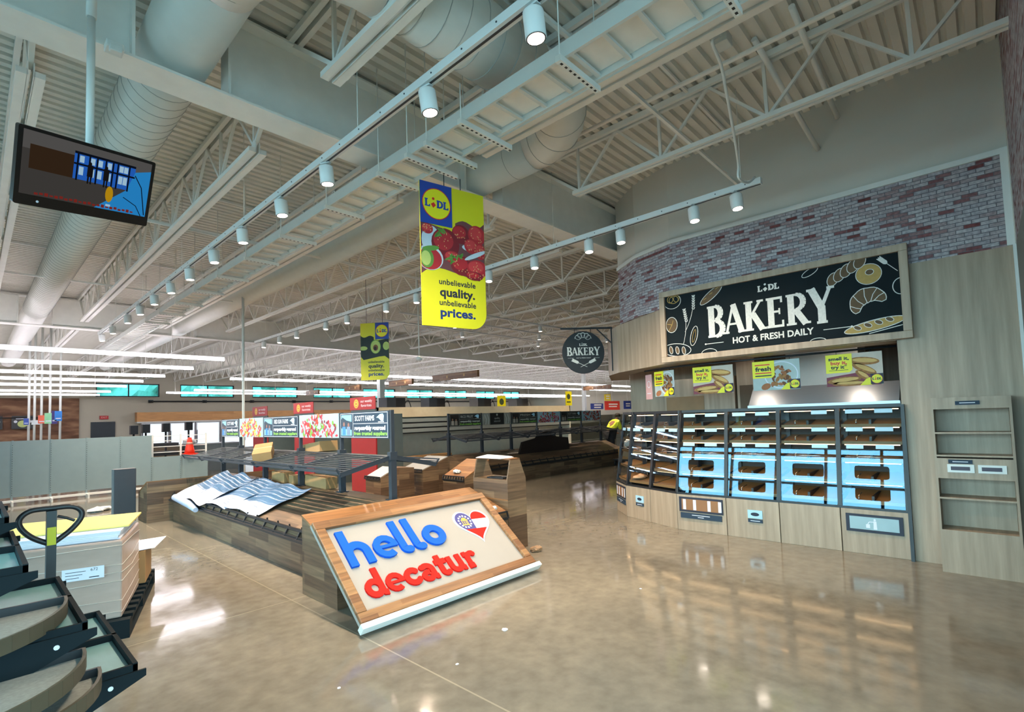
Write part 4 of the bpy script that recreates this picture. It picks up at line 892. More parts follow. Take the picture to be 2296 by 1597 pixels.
def farm_board(o, x0, x1, title, dark=False):
    b = MB(); b.box(x0, x1, -.028, -.020, 1.40, 1.715); s = b.build('supplier_board', M_navy if not dark else mat('board_black', '#221d1b', .5), o)
    p = MB(); w = x1 - x0; y = -.0290
    for z in (1.412, 1.70, 1.575): p.line([(x0 + .02 if z != 1.575 else x0 + .30 * w, z), (x1 - .02, z)], .006, y, 0)
    p.line([(x0 + .29 * w, 1.412), (x0 + .29 * w, 1.70)], .006, y - .0002, 0); p.line([(x1 - .02, 1.412), (x1 - .02, 1.70)], .006, y - .0002, 0); p.line([(x0 + .012, 1.412), (x0 + .012, 1.70)], .006, y - .0002, 0)
    p.text(title, .085, x0 + .53 * w, 1.635, y, 0, bold=.002, fit=.40 * w)
    sx = x0 + .86 * w; p.poly([(sx - .10, 1.64), (sx - .05, 1.635), (sx, 1.60), (sx + .05, 1.60), (sx + .06, 1.66), (sx + .04, 1.685), (sx - .02, 1.68)], y, 3)
    p.line([(sx - .06, 1.59), (sx + .06, 1.59)], .010, y, 0)
    p.text('responsibly sourced', .066, x0 + .63 * w, 1.52, y, 0, bold=.004, fit=.62 * w); p.text('from trusted suppliers', .06, x0 + .64 * w, 1.455, y, 2, bold=.002, fit=.66 * w)
    p.build('board_print', [M_paper if not dark else mat('chalk_grey', '#a8a49c', .6), M_navy, mat('lime_text', '#86b84a', .6, var=0), mat('pale_blue', '#a9d4ea', .6)], s)
    p = MB(); X0, X1 = x0 + .03, x0 + .26 * w; p.poly([(X0, 1.43), (X1, 1.43), (X1, 1.685), (X0, 1.685)], y, 0); c = (X0 + X1) / 2
    p.poly([(X0, 1.52), (X1, 1.50), (X1, 1.60), (c, 1.62), (X0 + .03, 1.66), (X0, 1.63)], y - .0003, 1)
    for dx, dz in ((-.06, 0), (.05, -.01)): p.ell(c + dx, 1.57 + dz, .022, .028, y - .0006, 2, 12); p.poly([(c + dx - .045, 1.435), (c + dx + .045, 1.435), (c + dx + .04, 1.54), (c + dx - .04, 1.54)], y - .0009, 3 if dx < 0 else 4)
    p.build('photo_print', [mat('pb_sky', '#7fb6dc', .6), mat('pb_dark', '#2e3d4c', .6), mat('pb_skin', '#8a5f55', .6), mat('pb_blue', '#3f79b8', .6), mat('pb_grey', '#6d7f96', .6)] if not dark else [mat('pd_back', '#2e2420', .6), mat('pd_dark', '#1a1412', .6), mat('pd_skin', '#8a6550', .6), mat('pd_pale', '#a89a8c', .6), mat('pd_grey', '#8d8074', .6)], s)
B1 = [10.55 - y for y in (10.45, 9.55, 8.48, 7.20, 6.03, 4.90)]     # local x measured from the far end
T1 = produce_table(5.62, 'long walnut produce table with blueprints on it, behind the hello board', [x - .12 for x in B1][1:] , 0, 4, (3.25, 10.43, 0), RW)
# end posts / boards sit on the same table; the farthest bay stands over the far end piece
bx = [x - .12 for x in B1]
p = MB(); x = bx[0]; p.box(x - .028, x + .028, -.035, .035, .66, 1.20); p.box(x - .018, x + .018, -.02, .02, 1.2, 1.72); p.build('post', M_dark, T1)
b = MB()
for s in (-1, 1):
    slats(b, (bx[0], s * .04, 1.20), (bx[1], s * .04, 1.20), (bx[0], s * .60, 1.075), (bx[1], s * .60, 1.075), 11, .048)
    b.bar((bx[0], s * .63, 1.065), (bx[1], s * .63, 1.065), .014, .02); b.bar((bx[0], s * .665, 1.115), (bx[1], s * .665, 1.115), .014, .016)
    b.bar((bx[0], s * .62, 1.05), (bx[0], s * .67, 1.12), .016, .02)
b.build('upper_shelf', M_dark, T1)
farm_board(T1, bx[0] + .02, bx[1] - .02, 'SCOTT FARMS'); photo_board(T1, bx[1] + .02, bx[2] - .02, 'pep'); farm_board(T1, bx[2] + .02, bx[3] - .02, 'RED SUN FARMS'); photo_board(T1, bx[3] + .02, bx[4] - .02, 'rad'); farm_board(T1, bx[4] + .02, bx[5] - .02, 'SCOTT FARMS')

def end_table(w, d, label, loc, rz, rail=True, h0=.50, h1=.72, mat_=None):
    """wedge display: front at local y=0 rising to the back"""
    o = thing('end_display', label, 'display table', loc, rz)
    b = MB(); b.prismx([(0, 0), (d, 0), (d, h1 - .02), (0, h0 - .02)], 0, w); b.build('base', mat_ or M_wood, o)
    b = MB(); b.prismx([(-.0, h0 - .02), (d, h1 - .02), (d, h1), (-.0, h0)], -.006, w + .006); b.build('sloping_top', M_woodh, o)
    if rail:
        b = MB(); n = 8
        for z, yy in ((h0 - .05, -.03), (h0 + .015, -.005), (h0 - .07, -.01)): b.bar((.02, yy, z), (w - .02, yy, z), .02, .016)
        for i in range(n + 1): x = .02 + (w - .04) * i / n; b.bar((x, 0, h0 + .02), (x, -.03, h0 - .06), .014, .016)
        b.build('front_rail', M_black, o)
    return o
end_table(2.13, .66, 'walnut end display carrying the hello board at the near end of the long table', (2.17, 4.14, 0), 0, True, .49, .735)
end_table(2.1, .62, 'walnut end display at the far end of the long produce table', (4.17, 11.06, 0), PI, True, .48, .70)

# hello board
H = thing('hello_board', 'white welcome board in a wood frame leaning against the end display', 'sign board', (3.02, 3.50, 0.035))
dy, dz = 4.30 - 3.50, .69 - .035; LH = math.hypot(dy, dz) + .02; H.rotation_euler = (-math.atan2(dy, dz), 0, 0)
b = MB(); b.box(-1.0, 1.0, -.028, 0, 0, LH); b.build('panel', mat('board_white', '#9a948d', .65, var=.015), H)
b = MB()
F0, F1, t = 0.032, LH, .085
b.box(-1.0, 1.0, -.062, -.0285, F1 - t, F1); b.box(-1.0, 1.0, -.062, -.0285, F0, F0 + t); b.box(-1.0, -1.0 + t, -.062, -.0285, F0 + t, F1 - t); b.box(1.0 - t, 1.0, -.062, -.0285, F0 + t, F1 - t); b.build('frame', M_woodh, H, bevel=.006)
b = MB(); b.box(-1.02, 1.03, -.075, .0, -.025, .022); b.build('foot_strip', M_white, H, bevel=.004)
# chunky rounded letters drawn as thick strokes
def fat(mb, pts, w, y0, m=0, n=10):
    """rounded thick stroke extruded from y0 to the panel"""
    P = [Vector(p) for p in pts]; A = []; B_ = []
    for k in range(len(P)):
        p0 = P[max(k - 1, 0)]; p1 = P[min(k + 1, len(P) - 1)]; t_ = (p1 - p0).normalized(); q = Vector((-t_.y, t_.x)) * w / 2
        A.append((P[k].x + q.x, P[k].y + q.y)); B_.append((P[k].x - q.x, P[k].y - q.y))
    for k in range(len(P) - 1):
        mb.prism([A[k], B_[k], B_[k + 1], A[k + 1]][::1], y0, -.028, m)
def capd(mb, p, w, y0, m=0): mb.prism([(p[0] + w / 2 * math.cos(t_), p[1] + w / 2 * math.sin(t_)) for t_ in [2 * PI * i / 14 for i in range(14)]], y0 + .0002, -.028, m)
def arcp(cx, cz, rx, rz, a0, a1, n=14): return [(cx + rx * math.cos(math.radians(a0 + (a1 - a0) * i / n)), cz + rz * math.sin(math.radians(a0 + (a1 - a0) * i / n))) for i in range(n + 1)]
def letter(mb, ch, x, z, s, y0):
    """x = left, z = baseline, s = x-height. returns the advance"""
    w = s * .29; h = w / 2
    def st(pts, k=0, f=1.0): fat(mb, [(x + p[0] * s, z + p[1] * s) for p in pts], w * f, y0 + k * .0004)
    def cap(p, k=0): capd(mb, (x + p[0] * s, z + p[1] * s), w, y0 + k * .0004)
    if ch == 'h':
        st([(.17, 0), (.17, 1.52)]); st([(.17, .5)] + arcp(.50, .52, .33, .32, 160, 0), 1); st([(.83, .54), (.83, 0)], 2); return 1.10
    if ch == 'e':
        st(arcp(.50, .5, .36, .36, -4, 306), 0, .88); st([(.2, .50), (.98, .50)], 1, .42); return 1.02
    if ch == 'l':
        st([(.17, 1.52), (.17, .28)] + arcp(.35, .28, .18, .13, 180, 275, 8)); cap((.38, .15), 1); return .58
    if ch == 'o': st(arcp(.52, .5, .36, .34, 0, 362, 26)); return 1.10
    if ch == 'd':
        st(arcp(.48, .5, .32, .34, 30, 335)); st([(.80, 1.50), (.80, .20)], 1); st([(.80, .30), (.86, .17), (1.02, .15)], 2); return 1.08
    if ch == 'c':
        st(arcp(.50, .5, .34, .34, 48, 318)); cap((.50 + .34 * math.cos(math.radians(48)), .5 + .34 * math.sin(math.radians(48))), 1); cap((.50 + .34 * math.cos(math.radians(318)), .5 + .34 * math.sin(math.radians(318))), 1); return .92
    if ch == 'a':
        st([(.22, .80)] + arcp(.46, .60, .30, .25, 125, 0, 8) + [(.76, .15)]); st(arcp(.42, .31, .25, .19, 60, 400, 16), 1, .9); st([(.76, .25), (.84, .15), (.96, .15)], 2); cap((.22, .80), 1); return 1.02
    if ch == 't':
        st([(.34, 1.25), (.34, .30)] + arcp(.52, .30, .18, .15, 180, 300, 8)); st([(.06, .86), (.72, .86)], 1); cap((.63, .18), 1); return .80
    if ch == 'u':
        st([(.18, 1.0), (.18, .42)] + arcp(.46, .42, .28, .28, 180, 350, 10)); st([(.76, 1.0), (.76, .15)], 1); st([(.10, .85), (.2, .85)], 2); st([(.76, .25), (.84, .15), (.96, .15)], 3); return 1.06
    if ch == 'r':
        st([(.30, .95), (.30, .0)]); st([(.30, .50)] + arcp(.60, .52, .30, .33, 165, 60, 8), 1); st([(.08, .86), (.3, .86)], 2); st([(.12, .13), (.50, .13)], 3); cap((.74, .78), 2); return .86
def spaced(w_, s, x, z, m_, nm, kern=.97):
    for ch in w_:
        mb = MB(); a_ = letter(mb, ch, x, z, s, -.052 if s > .2 else -.046); mb.build(nm, m_, H); x += a_ * s * kern
M_hb = mat('letter_blue', '#0c55c4', .6, var=.01, spec=.15); M_hr = mat('letter_red', '#d01c14', .6, var=.01, spec=.15)
spaced('hello', .250, -.86, .53, M_hb, 'blue_letter', .98); spaced('decatur', .185, -.84, .20, M_hr, 'red_letter', .96)
# flag heart
def heart(s, cx, cz, n=40):
    P = []
    for i in range(n):
        t_ = 2 * PI * i / n; P.append((cx + s * 16 * math.sin(t_) ** 3 / 16, cz + s * (13 * math.cos(t_) - 5 * math.cos(2 * t_) - 2 * math.cos(3 * t_) - math.cos(4 * t_)) / 15.5))
    return P
hc = (.62, .685); rot_ = -.28
b = MB(); b.T = Matrix.Translation((hc[0], 0, hc[1])) @ Matrix.Rotation(0.10, 4, 'Y')
def cut(P, f):   # clip polygon by half-plane f(p)>=0
    out = []
    for i in range(len(P)):
        p, q = P[i], P[(i + 1) % len(P)]; a_, c_ = f(p), f(q)
        if a_ >= 0: out.append(p)
        if a_ * c_ < 0: t_ = a_ / (a_ - c_); out.append((p[0] + (q[0] - p[0]) * t_, p[1] + (q[1] - p[1]) * t_))
    return out
hp = heart(.205, 0, 0, 120)[::-1]
def wedge(P):     # split into right/left halves so each piece stays convex enough
    return P
b.prism(heart(.228, 0, 0, 60)[::-1], -.034, -.0285, 0)
y = -.0345
left = cut(hp, lambda p: .0 - p[0]); right = cut(hp, lambda p: p[0])
lo = lambda v: (lambda p: p[1] - v); hi = lambda v: (lambda p: v - p[1])
b.poly(cut(right, lo(.056)), y, 1); b.poly(cut(cut(right, hi(.056)), lo(-.068)), y, 0); b.poly(cut(right, hi(-.068)), y, 1)
b.poly(cut(left, lo(-.068)), y, 2); b.poly(cut(left, hi(-.068)), y, 1)
for k in range(13):
    t_ = 2 * PI * k / 13; b.ell(-.097 + .072 * math.cos(t_), .035 + .077 * math.sin(t_), .0118, .0118, y - .0006, 0, 10)
b.ell(-.097, .068, .030, .022, y - .0006, 3, 14)
b.poly([(-.143, -.015), (-.05, -.015), (-.056, .0), (-.137, .0)], y - .0006, 3)
for x in (-.131, -.106, -.082, -.065): b.line([(x, 0), (x, .056)], .010, y - .0008, 3)
b.line([(-.140, .056), (-.055, .056)], .012, y - .001, 3)
b.build('flag_heart', [M_paper, M_hr, mat('flag_blue', '#232a78', .5, var=0), mat('flag_gold', '#d8a33c', .5, var=0)], H)

# wooden gable bin beside the board
G = thing('waste_kiosk', 'walnut kiosk with an open gable top right of the hello board', 'kiosk', (4.40, 4.23, 0))
w_, d_ = .33, .60; b = MB(); b.box(0, w_, 0, d_, 0, .845); b.build('body', M_wood, G)
for y0 in (0, d_ - .018):
    b = MB(); b.prism([(0, .845), (w_, .845), (w_ - .10, 1.075), (.06, 1.075)], y0, y0 + .018); b.build('gable', M_wood, G)
b = MB(); b.box(.06, w_ - .10, 0, d_, 1.075, 1.093); b.build('ridge_board', M_woodh, G); b = MB(); b.box(.05, .2, .12, .40, .846, .86); b.build('slot_insert', M_black, G)
b = MB(); b.box(-.004, 0, 0, d_, .60, .612); b.build('seam_strip', M_woodh, G)
def crumple(name, label, cat, loc, s, m_, n=3, flat=.5, seed=1):
    r_ = random.Random(seed); mb = MB()
    for k in range(n):
        bm = bmesh.new(); bmesh.ops.create_icosphere(bm, subdivisions=2, radius=1)
        c = Vector((r_.uniform(-.5, .5), r_.uniform(-.5, .5), 0)) * s if n > 1 else Vector((0, 0, 0)); base = len(mb.v)
        for v in bm.verts:
            q = v.co * s * (.55 if n > 1 else 1) * r_.uniform(.65, 1.15); mb.v.append(c + Vector((q.x, q.y, max(0, q.z * flat + s * flat * .4))))
        for f_ in bm.faces: mb.F([base + v.index for v in f_.verts])
        bm.free()
    o = mb.build(name, m_); o.location = loc; return tag(o, label, cat)
M_film = mat('plastic_film', '#d6d8d6', .25, var=.12, scale=20)
o = tag((lambda m_: (m_.hexa([(-.12, -.22, 0), (.12, -.22, 0), (.10, .22, 0), (-.12, .22, 0), (-.10, -.2, .012), (.10, -.2, .016), (.08, .2, .03), (-.1, .2, .012)]), m_.build('paper_pad', M_paper))[1])(MB()), 'white papers lying on the ridge of the walnut kiosk', 'papers'); o.location = (4.52, 4.56, 1.094)
crumple('wrapping_scrap', 'crumpled brown wrapping on the floor beside the walnut kiosk', 'scrap', (4.62, 4.0, 0.0), .10, mat('scrap_brown', '#9a7a5c', .5, var=.2), 4, .7, 3)
crumple('plastic_scrap', 'crumpled white plastic on the end display right of the hello board', 'scrap', (4.19, 4.25, .535), .055, M_film, 3, .7, 5)
crumple('paper_scrap', 'small scrap of white paper on the floor in front of the hello board', 'scrap', (2.78, 2.75, 0), .025, M_paper, 1, .3, 6)
for k, (x, y) in enumerate(((2.20, 2.62), (1.55, 2.95), (4.2, 2.4))):
    crumple('paper_scrap', 'tiny white fleck on the open floor, %s' % ['below the middle of the hello board', 'left of the hello board corner', 'right of the hello board, before the cases'][k], 'scrap', (x, y, 0), .012, M_paper, 1, .3, 8 + k)

# blueprints draped on the table
def drape(pts4, n, amp, label, seed, z0):
    r_ = random.Random(seed); mb = MB(); a, b_, c, d = [Vector(p) for p in pts4]; ph = r_.uniform(0, 6)
    top = []; N1, N2 = 26, 18
    for i in range(N1 + 1):
        for j in range(N2 + 1):
            u_, v_ = i / N1, j / N2; p = a.lerp(b_, u_).lerp(d.lerp(c, u_), v_)
            z = p.z + amp * (.5 + .5 * math.sin(u_ * n * 2 * PI + ph + v_ * 1.2)) * (.5 + .5 * v_) + .012 * math.sin(v_ * 9 + u_ * 4)
            top.append(mb.V((p.x, p.y, z)))
    bot = [mb.V(mb.v[i] - Vector((0, 0, .002))) for i in top]
    for i in range(N1):
        for j in range(N2):
            q = i * (N2 + 1) + j; mb.F((top[q], top[q + N2 + 1], top[q + N2 + 2], top[q + 1]), 0, True); mb.F((bot[q], bot[q + 1], bot[q + N2 + 2], bot[q + N2 + 1]), 0, True)
    # printed lines of the plan follow the sheet
    for k in range(12):
        i0 = r_.randrange(2, N1 - 6); j0 = r_.randrange(2, N2 - 4); l_ = r_.randrange(3, 6)
        for i in range(i0, i0 + l_):
            p, q = mb.v[top[i * (N2 + 1) + j0]], mb.v[top[(i + 1) * (N2 + 1) + j0]]; e = Vector((0, 0, .0025)); t_ = Vector((.004, 0, 0))
            mb.face([p + e - t_, p + e + t_, q + e + t_, q + e - t_], 1)
    o = mb.build('blueprint_sheet', [mat('blueprint', '#a4aec4', .6, var=.08, scale=12), mat('print_line', '#8d99b8', .6, var=0)]); return tag(o, label, 'plan sheet', 'building plans on the long table')
def tz(x): return .425 + (x - 2.45) / .68 * .29 if x < 3.13 else .715
drape([(2.38, 9.95, .44), (2.34, 8.55, .44), (3.10, 8.35, .735), (3.15, 9.9, .735)], 1.6, .10, 'large plan sheet with curled corner, farthest along the long table', 3, .02)
drape([(2.42, 8.75, .455), (2.42, 7.75, .455), (3.10, 7.55, .73), (3.14, 8.7, .73)], 1.0, .06, 'middle plan sheet on the long table, lapped by the curled one', 5, .02)
drape([(2.44, 7.85, .47), (2.46, 6.75, .46), (3.05, 6.45, .715), (3.12, 7.7, .735)], 1.5, .045, 'nearest plan sheet lying flattest on the long table', 9, .02)
o = MB()
o.tube([(2.30, 9.7, .47), (2.36, 9.1, .40), (2.33, 8.7, .36)], [.05, .06, .035], 12); q = o.build('rolled_plan', mat('blueprint', '#b4bed6')); tag(q, 'rolled end of plan paper hanging over the table rail', 'plan roll')

# cartons
def carton(w, d, h, loc, rz, label, tilt=(0, 0), tape=True):
    o = thing('cardboard_carton', label, 'carton', loc, rot=(tilt[0], tilt[1], rz)); b = MB(); b.box(-w / 2, w / 2, -d / 2, d / 2, 0, h); b.build('box_body', M_carton, o, bevel=.004)
    if tape: b = MB(); b.box(-.025, .025, -d / 2 - .001, d / 2 + .001, h, h + .001); b.box(-.025, .025, -d / 2 - .001, -d / 2, h * .6, h); b.build('tape', mat('tape', '#c6a87c', .3), o)
    return o
carton(.62, .24, .15, (2.88, 7.55, 1.125), 1.15, 'brown carton tilted on the front of the upper slatted shelf', (-.12, -.18))
carton(.70, .26, .14, (3.42, 7.0, 1.175), 1.5, 'long brown carton on the upper slatted shelf behind the sign boards', (0, .1))
carton(.55, .16, .15, (3.33, 8.0, .716), 1.5, 'flat brown carton on the table ridge behind the posts, farther one')
carton(.80, .16, .15, (3.35, 6.85, .716), 1.5, 'longest brown carton on the table ridge behind the posts')
carton(.25, .18, .13, (3.33, 7.50, .716), 1.4, 'short brown carton between the two cartons on the table ridge')

# second table, along X
T2 = produce_table(6.72, 'second walnut produce table with dark boards, running off towards the bakery end', [.0 + .05 + 1.09 * k for k in range(7)], 0, 6, (7.80, 9.45, 0), 0)
tb = [.05 + 1.09 * k for k in range(7)]
farm_board(T2, tb[0] + .02, tb[1] - .02, 'RICE FRUIT', True)
b = MB(); b.box(tb[1] + .02, tb[2] - .02, -.028, -.02, 1.40, 1.715); s = b.build('photo_board', mat('greyish_photo', '#8d857a', .6, var=.3), T2); b = MB(); c = (tb[1] + tb[2]) / 2; b.poly([(c - .26, 1.41), (c + .26, 1.41), (c + .26, 1.715), (c - .26, 1.715)], -.029, 0); b.text('quality', .075, c, 1.575, -.0295, 1); b.text('assured', .075, c, 1.50, -.0295, 1); b.ell(c, 1.665, .03, .03, -.0295, 1, 12)
for k in (-.42, -.33, .33, .42): b.line([(c + k, 1.42), (c + k + .03, 1.55), (c + k - .03, 1.68)], .035, -.029, 1)
b.build('photo_print', [mat('board_black', '#221d1b'), mat('chalk_grey', '#a8a49c', .6)], s)
farm_board(T2, tb[2] + .02, tb[3] - .02, 'FRESH', True); photo_board(T2, tb[3] + .02, tb[4] - .02, 'rad'); farm_board(T2, tb[4] + .02, tb[5] - .02, 'SCOTT FARMS', True); photo_board(T2, tb[5] + .02, tb[6] - .02, 'dark')
o = thing('half_round_cabinet', 'dark arched panel leaning on the second produce table', 'panel', (10.95, 9.05, .605), 0); b = MB(); P_ = [(-1.05, 0), (1.15, 0), (1.10, .34)] + arc2(.1, -.12, .68, .85, PI - .85, 12) + [(-.92, .31)]; b.prism(P_, 0, .05); b.build('arched_board', mat('dark_mahogany', '#1c1110', .4), o)
# loose wedge displays between the tables
end_table(.80, .55, 'small walnut wedge display in the gap right of the long table post, left of two', (4.95, 8.15, 0), -.12 + RW + PI / 2, False, .52, .52)
def wedge(label, x0, x1, y0, d, hL, hP, xp, hR, loc_rail):
    o = thing('wedge_display', label, 'display table', (x0, y0, 0)); w = x1 - x0
    b = MB(); b.prism([(0, 0), (w, 0), (w, hR), (xp - x0, hP), (0, hL)], 0, d); b.build('body', M_wood, o)
    b = MB(); b.prism([(0, hL), (xp - x0, hP), (xp - x0, hP + .012), (0, hL + .012)], 0.02, d - .02); b.build('top_sheet', M_steel, o)
    r_ = MB(); r_.bar((-.02, 0, hL + .01), (-.02, d, hL + .01), .02, .03); r_.bar((-.03, 0, hL - .03), (-.03, d, hL - .03), .016, .016)
    for k in range(6): r_.bar((-.02, d * k / 5, hL + .01), (-.03, d * k / 5, hL - .03), .012, .012)
    r_.build('front_rail', M_black, o)
for q in [x for x in bpy.data.objects if x.name.startswith('end_display') and 'small walnut wedge' in x['label']]:
    for ch in list(q.children): bpy.data.objects.remove(ch)
    bpy.data.objects.remove(q)
wedge('walnut wedge display with steel sheet top, just right of the long table end post', 5.05, 5.78, 8.0, .5, .575, .725, 5.40, .70, True)
wedge('taller walnut wedge display standing right behind the post of the long table, darker', 5.98, 6.65, 8.0, .7, .62, .83, 6.62, .83, True)
end_table(.62, .62, 'walnut wedge display with plastic scraps on it, left of the gable kiosk', (6.15, 7.60, 0), RW, True, .52, .80)
crumple('plastic_scrap', 'crumpled clear plastic on the wedge display left of the gable kiosk', 'scrap', (6.28, 7.35, .58), .11, M_film, 4, .6, 12)
# shopping cart with bag and a bent worker at the end of the second table
K = thing('hand_cart', 'black hand cart parked at the far end of the second table', 'cart', (14.0, 8.20, 0))
b = MB(); b.box(-.45, .45, -.3, .3, .16, .20); b.build('deck', M_black, K); b = MB(); b.tube([(.45, -.28, .2), (.45, -.28, .9), (.45, .28, .9), (.45, .28, .2)], .018, 8); b.build('handle', M_black, K)
for x in (-.38, .38):
    for y in (-.24, .24): b = MB(); b.lathe([(.075, -.02), (.075, .02)], (x, y, .08), 14, 0, 'y'); b.build('wheel', M_black, K)
carton(.6, .36, .35, (13.95, 8.20, .20), .1, 'white carton riding on the black hand cart'); 
crumple('plastic_bag', 'white plastic bag slumped on the carton of the hand cart', 'bag', (13.95, 8.2, .55), .27, M_film, 3, .9, 20)
# ================================================================ LEFT SIDE: SHELF PARTS, PALLET JACK, PALLET
R_ = thing('tray_rack', 'rack of dark metal trays with teal liners beside the camera', 'rack', (0.0, 2.9, 0))
def tray(x1, y0, y1, z, name='tray'):
    o_ = MB(); x0 = -.9; y0 -= 2.9; y1 -= 2.9
    o_.box(x0, x1, y0, y1, z - .012, z - .004); o_.box(x1 - .018, x1, y0, y1, z - .03, z + .035); o_.box(x0, x1, y0, y0 + .014, z - .02, z + .03); o_.box(x0, x1, y1 - .014, y1, z - .02, z + .035)
    o_.box(x0, x1, (y0 + y1) / 2 - .012, (y0 + y1) / 2 + .012, z, z + .035)
    for yy in (y0 - .012, y1):
        a = [(x1 + .03, z + .0), (x1 + .03, z - .03), (x1 - .18, z - .12), (x0, z - .22), (x0, z)]
        o_.prism([(p[0], p[1]) for p in a][::-1], yy, yy + .012)
    t = o_.build(name, M_teal, R_)
    l = MB(); l.box(x0, x1 - .02, y0 + .016, (y0 + y1) / 2 - .014, z - .003, z + .004); l.box(x0, x1 - .02, (y0 + y1) / 2 + .014, y1 - .016, z - .003, z + .004); l.build('liner', M_teals, t)
    s_ = MB(); s_.lathe([(.010, -.002), (.010, 0)], (x1 - .10, y0 - .012, z - .04), 10, 0, 'y'); s_.build('screw', M_paper, t)
tray(.545, 2.9, 3.9, .50); tray(.36, 2.85, 3.85, .755); tray(.185, 3.05, 4.15, 1.0); tray(.155, 3.85, 4.75, 1.12)
M_felt = mat('grey_felt', '#8d908b', 0.9, var=.15, scale=60); M_rim = mat('shelf_rim', '#4b4638', .5, var=.08)
def dshelf(cx, yf, hw, depth, z, tilt, name='half_round_shelf'):
    P = [(cx + hw * math.cos(t), yf - 2.9 + depth * math.sin(t)) for t in [-PI * i / 24 for i in range(25)]]
    o_ = MB(); o_.prismz(P[::-1], z - .012, z, 0); q = o_.build(name, M_felt, R_)
    r = MB(); 
    for i in range(24): r.bar((*P[i], z + .006), (*P[i + 1], z + .006), .012, .06)
    r.build('rim', M_rim, q); r = MB(); r.bar((*P[0], z + .0), (*P[-1], z + .0), .014, .07); r.build('back_edge', M_black, q)
    return q
dshelf(-.19, 3.18, .51, .56, .80, 0); dshelf(-.14, 2.87, .49, .50, .64, 0); dshelf(.02, 2.86, .38, .42, .545, 0)
b = MB()
for y in (-.08, 1.0, 1.9): b.box(-.96, -.90, y - .03, y + .03, 0, 1.25)
b.box(-.96, -.20, -.03, 1.0, .0, .08); b.build('upright_frame', M_black, R_)

# pallet with wrapped carton, boards, short box
u_ = Vector((.30, .954)); v_ = Vector((-.954, .30)); pang = math.atan2(u_.y, u_.x) - PI / 2
PL = thing('pallet', 'dark plastic pallet under the wrapped carton stack', 'pallet', (.87, 4.91, 0), pang)      # local x = right edge to the left is -x, y = along
b = MB()
for x in (-1.1, -.6, -.12):
    for y in (0, .72, 1.46): b.box(x, x + .12, y, y + .14, 0.02, .10)
for x in (-1.1, -.6, -.12): b.box(x, x + .12, 0, 1.6, 0, .02)
b.build('blocks', M_teal, PL)
b = MB()
for k in range(11): b.box(-1.1, 0, k * .152, k * .152 + .075, .115, .14)
for x in (-1.1, -.6, -.12): b.box(x, x + .12, 0, 1.6, .10, .116)
b.build('deck_slats', M_teal, PL)
Cn = thing('wrapped_carton', 'big carton stack wrapped in clear film on the pallet, white labels on it', 'carton', (.87, 4.91, .14), pang)
b = MB(); b.box(-1.05, -.06, .08, .96, 0, .59); b.build('box_body', mat('wrapped_card', '#ab9589', .25, var=.06, stretch=(1, 3, 1)), Cn, bevel=.012)
b = MB(); rr_ = random.Random(4)
for k in range(6):
    z = .07 + k * .09; b.tube([(-1.052, .075, z), (-.5, .072, z + rr_.uniform(-.02, .03)), (-.058, .076, z + rr_.uniform(-.03, .05)), (-.052, .5, z + rr_.uniform(-.05, .05)), (-.056, .955, z)], .0025, 5)
b.build('film_folds', mat('film_edge', '#cfc8c0', .2, var=0), Cn)
for x, nm in ((-.30, 1), (-.72, 0)):
    b = MB(); b.box(x - .12, x + .13, .068, .076, .33, .42); q = b.build('shipping_label', M_paper, Cn); b = MB(); y = .0675
    b.text('672', .030, x + .07, .40, y, 0) if nm else None
    for k in range(3): b.line([(x - .10, .395 - k * .022), (x + .02 - .02 * k, .395 - k * .022)], .004, y, 0)
    b.line([(x + .04, .345), (x + .10, .345)], .007, y, 0); b.build('label_print', M_ink, q)
o = thing('board_stack', 'stack of white boards on top of the wrapped carton', 'boards', (.87, 4.91, .732), pang)
for k in range(6):
    b = MB(); dx = rr_.uniform(-.012, .012); b.box(-1.03 + dx, -.09 + dx, .14 + dx, .98, k * .011, k * .011 + .010); b.build('board', M_paper, o)
o = tag((lambda m_: (m_.box(-1.0, -.05, .30, 1.02, 0, .012), m_.build('yellow_board', mat('pale_yellow', '#e3cf72', .6, var=.03)))[1])(MB()), 'pale yellow board topping the white boards on the pallet', 'board'); place(o, (.87, 4.91, .80), pang)
o = thing('cardboard_carton', 'short open carton with a white sheet on the back end of the pallet', 'carton', (.87, 4.91, .14), pang); b = MB(); b.box(-.30, -.02, 1.05, 1.50, 0, .30); b.build('box_body', M_carton, o, bevel=.004); b = MB(); b.hexa([(-.34, .98, .30), (.05, 1.08, .31), (.10, 1.56, .32), (-.32, 1.5, .31), (-.34, .98, .306), (.05, 1.08, .316), (.10, 1.56, .326), (-.32, 1.5, .316)]); b.build('sheet', M_paper, o)

# pallet jack
J = thing('pallet_jack', 'black pallet jack with a loop handle and yellow sticker', 'pallet jack', (.38, 4.55, 0))
b = MB(); b.bar((0, 0, .16), (0, -.02, 1.08), .062, .05); b.build('tiller', M_black, J)
b = MB(); b.tube(smooth([(0, -.02, .86), (.09, -.02, .93), (.145, -.02, 1.0), (.150, -.02, 1.055), (.10, -.02, 1.092), (0, -.02, 1.095), (-.10, -.02, 1.092), (-.150, -.02, 1.05), (-.145, -.02, .99), (-.09, -.02, .92), (0, -.02, .86)]), .017, 10); b.build('loop_handle', M_black, J)
b = MB(); b.tube(smooth([(.03, -.03, 1.04), (.07, -.04, 1.025), (.115, -.05, 1.0)]), .009, 8); b.build('release_lever', M_black, J)
b = MB(); b.box(-.022, .022, -.051, -.0495, .86, .975); b.T = None; b.build('sticker', mat('sticker_yellow', '#c6c814', .5), J)
b = MB(); b.box(-.16, .16, -.08, .12, .06, .20); b.tube([(0, 0, .10), (0, 0, .42)], .05, 14); b.build('pump', M_black, J)
